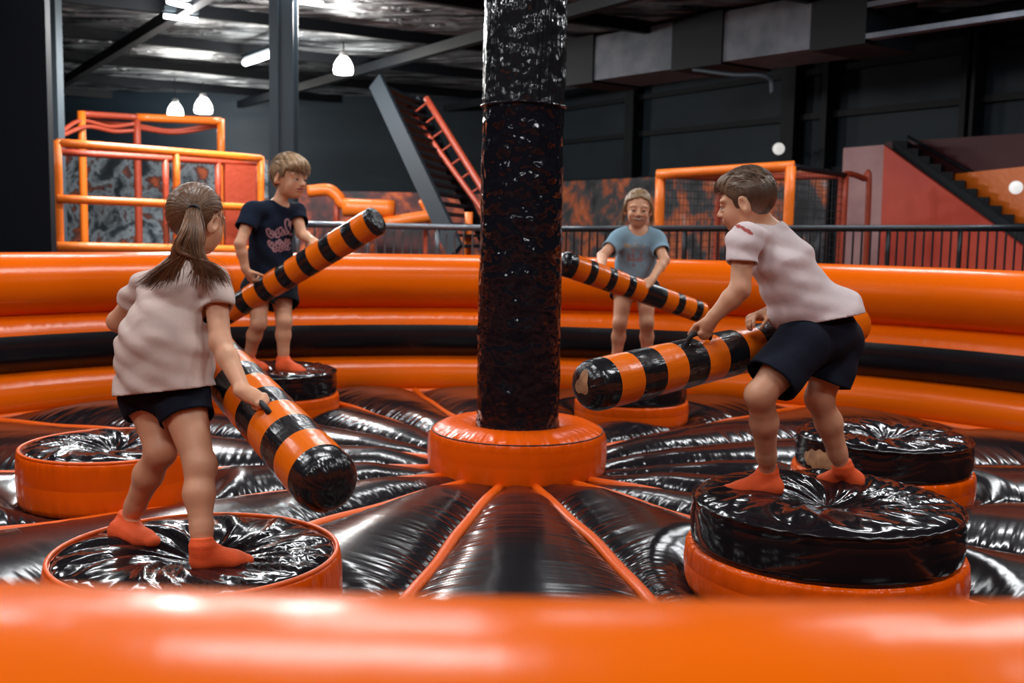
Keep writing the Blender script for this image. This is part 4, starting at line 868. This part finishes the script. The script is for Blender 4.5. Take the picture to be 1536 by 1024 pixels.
# orange obstacle behind the striped baton
ob = thing('play_crane', 'orange padded play crane arm standing before the dark red mural', 'play equipment', drop(P(600, 380, 17.5)))
pipe(ob, 'boom', bez([P(462, 287, 17.5), P(492, 285, 17.5), P(506, 294, 17.5), P(522, 308, 17.5), P(590, 311, 17.5)], 26), .10, m_opipe)
pipe(ob, 'cross_beam', bar(P(515, 311, 17.4), P(592, 314, 17.4)), .15, m_opipe)
for u, v in ((505, 300), (640, 312)): pipe(ob, 'upright', bar(P(u, v, 17.6), drop(P(u, v, 17.6))), .05, m_rpipe)
pipe(ob, 'strut', bar(P(636, 300, 17.7), P(660, 345, 17.5)), .10, m_opipe); pipe(ob, 'foot', bar(P(575, 335, 17.3), P(655, 322, 17.3)), .10, m_opipe)
# grey staircase
st = thing('staircase', 'steep grey steel staircase with orange handrails left of the centre post', 'staircase', drop(P(690, 380, 12.8)))
sa, sb = P(564, 122, 14.4), P(684, 378, 12.6); sa2, sb2 = P(625, 150, 14.9), P(735, 376, 13.3)
def plank(a, b, w, t, sd):
    ax = nrm(b-a); up = nrm(np.cross(sd, ax)); mb = MB(); mb.box((a+b)/2, (b-a)/2, up*w, orth(sd, ax)*t); return mb
SD = nrm(sa2-sa); obj('stringer', plank(sa, sb, .12, .03, SD).mesh('stringer', False), m_dsteel, st); obj('stringer', plank(sa2, sb2, .07, .03, SD).mesh('stringer', False), m_girt, st)
for i in range(17):
    t = (i+.5)/17; p = sa+(sb-sa)*t; q = sa2+(sb2-sa2)*t; mb = MB(); mb.box(p*.46+q*.54, (q-p)*.42, V(-SD[1], SD[0], 0)*.13, V(0, 0, .018)); obj('tread', mb.mesh('tread', False), m_girt, st)
h0, h1 = P(612, 162, 14.6), P(745, 345, 13.1); pipe(st, 'lower_handrail', bar(h0, h1), .035, m_rpipe); g0, g1 = P(640, 148, 14.6), P(762, 345, 13.1); pipe(st, 'upper_handrail', bar(g0, g1), .045, m_rpipe)
for i in range(9): t = (i+.5)/9; pipe(st, 'baluster', bar(h0+(h1-h0)*t, g0+(g1-g0)*(t-.03)), .014, m_rpipe, n=6)
pipe(st, 'floor_post', bar(P(703, 318, 13.2), drop(P(703, 318, 13.2))), .05, m_opipe)
# railings outside the wall
def railing(a, b, zb, mt, label, n):
    r = thing('railing', label, 'railing', drop((a+b)/2)); pipe(r, 'top_rail', bar(a, b), .034, mt)
    pipe(r, 'bottom_rail', bar(V(a[0], a[1], zb), V(b[0], b[1], zb)), .02, mt, n=6)
    for i in range(n+1):
        p = a+(b-a)*i/n; big = i % 8 == 0
        pipe(r, 'railing_post' if big else 'picket', bar(p-V(0, 0, .01), V(p[0], p[1], .0 if big else zb)), .026 if big else .011, mt, n=8 if big else 5)
railing(P(446, 336, 11.6), P(735, 342, 11.6), 1.22, m_rail, 'pale steel railing between the boy in navy and the centre post', 22)
railing(P(838, 343, 11.6), P(1552, 342, 10.5), 1.30, m_drail, 'dark steel railing along the wall behind the two children opposite', 56)
# netted goal
def net(parent, q, nx, nz, r=.0032):
    mb = MB(); q = [np.asarray(p) for p in q]
    for i in range(nx+1): t = i/nx; mb.tube([q[0]+(q[1]-q[0])*t, q[3]+(q[2]-q[3])*t], r, 4, cap=False)
    for i in range(nz+1): t = i/nz; mb.tube([q[0]+(q[3]-q[0])*t, q[1]+(q[2]-q[1])*t], r, 4, cap=False)
    return obj('netting', mb.mesh('netting', False), m_net, parent)
go = thing('netted_goal', 'orange padded goal frame hung with dark netting beside the girl in light blue', 'goal', drop(P(1090, 380, 12.6)))
a, b = P(991, 262, 12.9), P(1186, 249, 12.2); c, d = P(1078, 268, 14.6), P(1268, 263, 14.)
pipe(go, 'crossbar', bar(a-V(.04, 0, 0), b+V(.04, 0, 0)), .062, m_opipe)
for p in (a, b): pipe(go, 'front_post', bar(p, drop(p)), .06, m_opipe)
for p in (c, d): pipe(go, 'rear_post', bar(p, drop(p)), .05, m_rpipe)
pipe(go, 'rear_bar', bar(c, d), .045, m_rpipe); pipe(go, 'side_bar', bar(a, c), .04, m_rpipe); pipe(go, 'side_bar', bar(b, d), .035, m_girt)
net(go, [c, d, drop(d), drop(c)], 22, 26); net(go, [a, c, drop(c), drop(a)], 16, 26); net(go, [b, d, drop(d), drop(b)], 16, 26)
e, f_ = P(1262, 262, 14.), P(1304, 268, 14.4); ar = thing('padded_hoop', 'dark red padded hoop before the pale pink wall', 'hoop', drop((e+f_)/2)); pipe(ar, 'hoop', bez([drop(e), e-V(0, 0, .3), e+V(.04, 0, 0), f_-V(.08, 0, 0), f_-V(0, 0, .12), drop(f_)], 40), .04, m_rpipe)
# pink and red stair block
panel('stair_wall', [P(1265, 222, 15.4), P(1326, 217, 15.1), drop(P(1326, 300, 15.1)), drop(P(1265, 300, 15.4))], .2, m_pink, 'pale pink wall panel beside the red stair side', 'wall panel')
panel('stair_side', [P(1326, 218, 15.1), P(1500, 345, 13.9), P(1548, 380, 13.6), drop(P(1548, 380, 13.6)), drop(P(1326, 300, 15.1))], .08, m_red, 'sloping red side panel of the stairs', 'stair panel')
panel('wall_panel', [P(1328, 213, 16.1), P(1600, 196, 13.7), drop(P(1600, 196, 13.7)), drop(P(1328, 213, 16.1))], .1, m_dred, 'dark red wall panel above the stairs', 'wall panel')
panel('wall_panel', [P(1420, 262, 15.1), P(1570, 246, 13.8), P(1570, 380, 13.8), P(1420, 290, 15.1)], .05, m_opipe, 'bright orange wedge panel behind the dark stairs', 'wall panel')
s2 = thing('staircase', 'dark staircase climbing along the sloping red side panel', 'staircase', drop(P(1430, 380, 14.6)))
sa, sb = P(1340, 226, 15.2), P(1556, 378, 13.7); SD = nrm(V(.5, 1, 0)); obj('stringer', plank(sa, sb, .10, .03, SD).mesh('stringer', False), m_girt, s2)
for i in range(12):
    t = (i+.5)/12; p = sa+(sb-sa)*t; mb = MB(); mb.box(p+SD*.45+V(0, 0, .12), nrm(V(1, -.5, 0))*.10, SD*.42, V(0, 0, .075)); obj('tread', mb.mesh('tread', False), m_girt, s2)
pipe(s2, 'handrail', bar(P(1362, 205, 15.6), P(1560, 318, 14.)), .025, m_girt); pipe(s2, 'handrail_post', bar(P(1440, 250, 15.1), P(1440, 290, 15.1)), .016, m_girt); pipe(s2, 'handrail_post', bar(P(1505, 287, 14.5), P(1505, 330, 14.5)), .016, m_girt)
# ducts and pipes under the roof
dA, dB = V(1.3, 17, 0), V(3.84, 13.7, 0); dd = nrm(dB-dA); dn = V(-dd[1], dd[0], 0)
def udir(u): q = cF+cR*((u-768)/FPX)-cU*((60-512)/FPX); n = dn; t = (dA-CAM)@n/(q@n); p = CAM+q*t; return V(p[0], p[1], 0)
du = thing('ventilation_duct', 'large grey ventilation duct hung under the roof beside the centre post', 'duct', V(*udir(1050)[:2], 4.))
for u0, u1, mm, nm, gz in ((852, 892, m_girt, 'collar', .03), (892, 1010, m_duct, 'duct_section', 0), (1010, 1085, m_girt, 'collar', .03), (1085, 1217, m_duct, 'duct_section', 0), (1217, 1300, m_girt, 'collar', .03)):
    p, q = udir(u0), udir(u1); mb = MB(); mb.box((p+q)/2+dn*.5+V(0, 0, 4.345), (q-p)/2, dn*(.5+gz), V(0, 0, .335+gz)); obj(nm, mb.mesh(nm, False), mm, du)
pp = thing('ceiling_pipe', 'thin bent grey pipe hanging below the ventilation duct', 'pipe', P(1110, 115, 14.5)); pipe(pp, 'pipe', bez([P(1040, 104, 15.2), P(1100, 112, 14.6), P(1140, 113, 14.3), P(1156, 122, 14.3), P(1158, 140, 14.3)], 30), .03, m_steel)
for k, (z, lab) in enumerate(((4.05, 'long grey cable tray along the side wall, lower of two'), (4.42, 'long grey cable tray along the side wall, upper of two'))):
    p, q = udir(1304), udir(1700); mb = MB(); mb.box((p+q)/2+V(0, 0, z), (q-p)/2, dn*.08, V(0, 0, .03)); tag(obj('cable_tray', mb.mesh('cable_tray', False), m_duct), lab, 'cable tray')
# lamps
PENDS = []; TUBES = []
def pendant(p, r, label):
    t = thing('pendant_lamp', label, 'lamp', p, 'white pendant lamps under the roof'); mb = MB()
    mb.lathe(p, [(r*.35, .17*r/.17), (r*.55, .14*r/.17), (r*.9, .04*r/.17), (r, -.07*r/.17), (r*.9, -.12*r/.17), (.01, -.13*r/.17)][::-1], 28); obj('shade', mb.mesh('shade'), m_lamp, t)
    mb = MB(); mb.lathe(p, [(r*.38, r*.98), (r*.40, r*1.2), (r*.30, r*1.45), (.01, r*1.5)], 20); obj('cap', mb.mesh('cap'), m_white, t)
    pipe(t, 'cord', bar(p+V(0, 0, r*1.4), V(p[0], p[1], ZC-.01)), .012, m_black, n=6); PENDS.append((p-V(0, 0, r*1.6), 150))
pendant(P(515, 100, 18.), .17, 'white glass pendant lamp nearest the grey steel column')
pendant(P(263, 166, 23.), .17, 'white pendant lamp over the climbing frame, hung from a cord before the brighter one')
pendant(P(305, 160, 23.5), .20, 'brightest round pendant lamp above the corner of the rear orange cage')
def tube_light(u0, v0, u1, v1, label, w=.032):
    a, b = G(u0, v0, ZC-.36), G(u1, v1, ZC-.36); t = thing('tube_light', label, 'lamp', (a+b)/2, 'tube lights under the roof'); ax = nrm(b-a); mb = MB(); mb.tube(bar(a, b), w, 10); obj('tube', mb.mesh('tube'), m_tubel, t)
    mb = MB(); mb.box((a+b)/2+V(0, 0, .10), (b-a)/2*1.02, np.cross(V(0, 0, 1), ax)*.06, V(0, 0, .03)); obj('housing', mb.mesh('housing', False), m_steel, t); PENDS.append(((a+b)/2-V(0, 0, .25), 90)); TUBES.append((a, b))
tube_light(368, 94, 411, 79, 'bright tube light touching the grey steel column', .06)
tube_light(246, 24, 296, 30, 'short tube light high above the climbing frame')
tube_light(252, 2, 284, 10, 'tube light cut by the top edge above the climbing frame')
tube_light(444, 1, 484, 6, 'tube light cut by the top edge beside the grey steel column')
def flood(p, label, s=.7):
    t = thing('flood_lamp', label, 'lamp', p); ax = nrm(CAM-p+V(0, 0, -.3)); mb = MB(); mb.lathe(p, [(.01*s, -.10*s), (.07*s, -.09*s), (.13*s, .0), (.14*s, .03*s)], 24, ax=ax); obj('housing', mb.mesh('housing'), m_white, t)
    mb = MB(); mb.lathe(p, [(.135*s, .02*s), (.10*s, .05*s), (.01*s, .06*s)], 24, ax=ax); obj('lens', mb.mesh('lens'), m_flood, t); pipe(t, 'bracket', bar(p-ax*.08, p-ax*.08+V(.1, .35, .05)), .02, m_black, n=6)
flood(P(1168, 223, 17.5), 'white flood lamp on the dark side wall above the netted goal')
flood(P(1524, 281, 13.6), 'white flood lamp over the dark stairs by the orange wedge', .6)
LIGHTS = [(x, y, 75) for x in (-4.4, -.8, 3.6) for y in (.5, 4, 7.5, 11)]+[(5.8, 10.5, 90), (-8.5, 11, 90), (-3, 12.7, 90), (1.2, 12.5, 70)]; EXPO = -.10  # last four: unseen fill lights added to brighten the hall background
# ------------------------------------------------------------------ camera, lights, render settings
cam = bpy.data.cameras.new('camera'); co = bpy.data.objects.new('camera', cam); COL.objects.link(co); SC.camera = co
cam.sensor_width = 36; cam.lens = FPX/1536*36; cam.clip_start = .02; cam.clip_end = 100
mw = Matrix.Identity(4)
for i in range(3): mw[i][0], mw[i][1], mw[i][2], mw[i][3] = cR[i], cU[i], -cF[i], CAM[i]
co.matrix_world = mw
cam.dof.use_dof = True; cam.dof.focus_distance = 4.1; cam.dof.aperture_fstop = 3.0
def area(loc, sx, sy, w, col=(.96, .98, 1.), rot=(0, 0, 0)):
    l = bpy.data.lights.new('ceiling_lamp_and_fill_light', 'AREA'); l.shape = 'RECTANGLE'; l.size = sx; l.size_y = sy; l.energy = w; l.color = col
    o = bpy.data.objects.new('ceiling_lamp_and_fill_light', l); COL.objects.link(o); o.location = loc; o.rotation_euler = rot; return o
for (x, y, w) in LIGHTS: area((x, y, 4.6), 1.6, .32, w)
for a, b in TUBES: o = area((a+b)/2-V(0, 0, .035), float(np.linalg.norm(b-a)), .08, 130, (.95, .98, 1), (0, 0, math.atan2(b[1]-a[1], b[0]-a[0])))
for p, w in PENDS:
    l = bpy.data.lights.new('pendant_light', 'POINT'); l.energy = w; l.shadow_soft_size = .16; l.color = (1, .97, .92)
    o = bpy.data.objects.new('pendant_light', l); COL.objects.link(o); o.location = p
w = bpy.data.worlds.new('hall_air'); SC.world = w; w.use_nodes = True
w.node_tree.nodes['Background'].inputs[0].default_value = (.14, .40, .66, 1); w.node_tree.nodes['Background'].inputs[1].default_value = .075
SC.view_settings.view_transform = 'Standard'; SC.view_settings.look = 'None'; SC.view_settings.gamma = 1; SC.view_settings.use_curve_mapping = False
SC.view_settings.exposure = EXPO
SC.cycles.use_denoising = True; SC.cycles.max_bounces = 8; SC.cycles.sample_clamp_indirect = 6
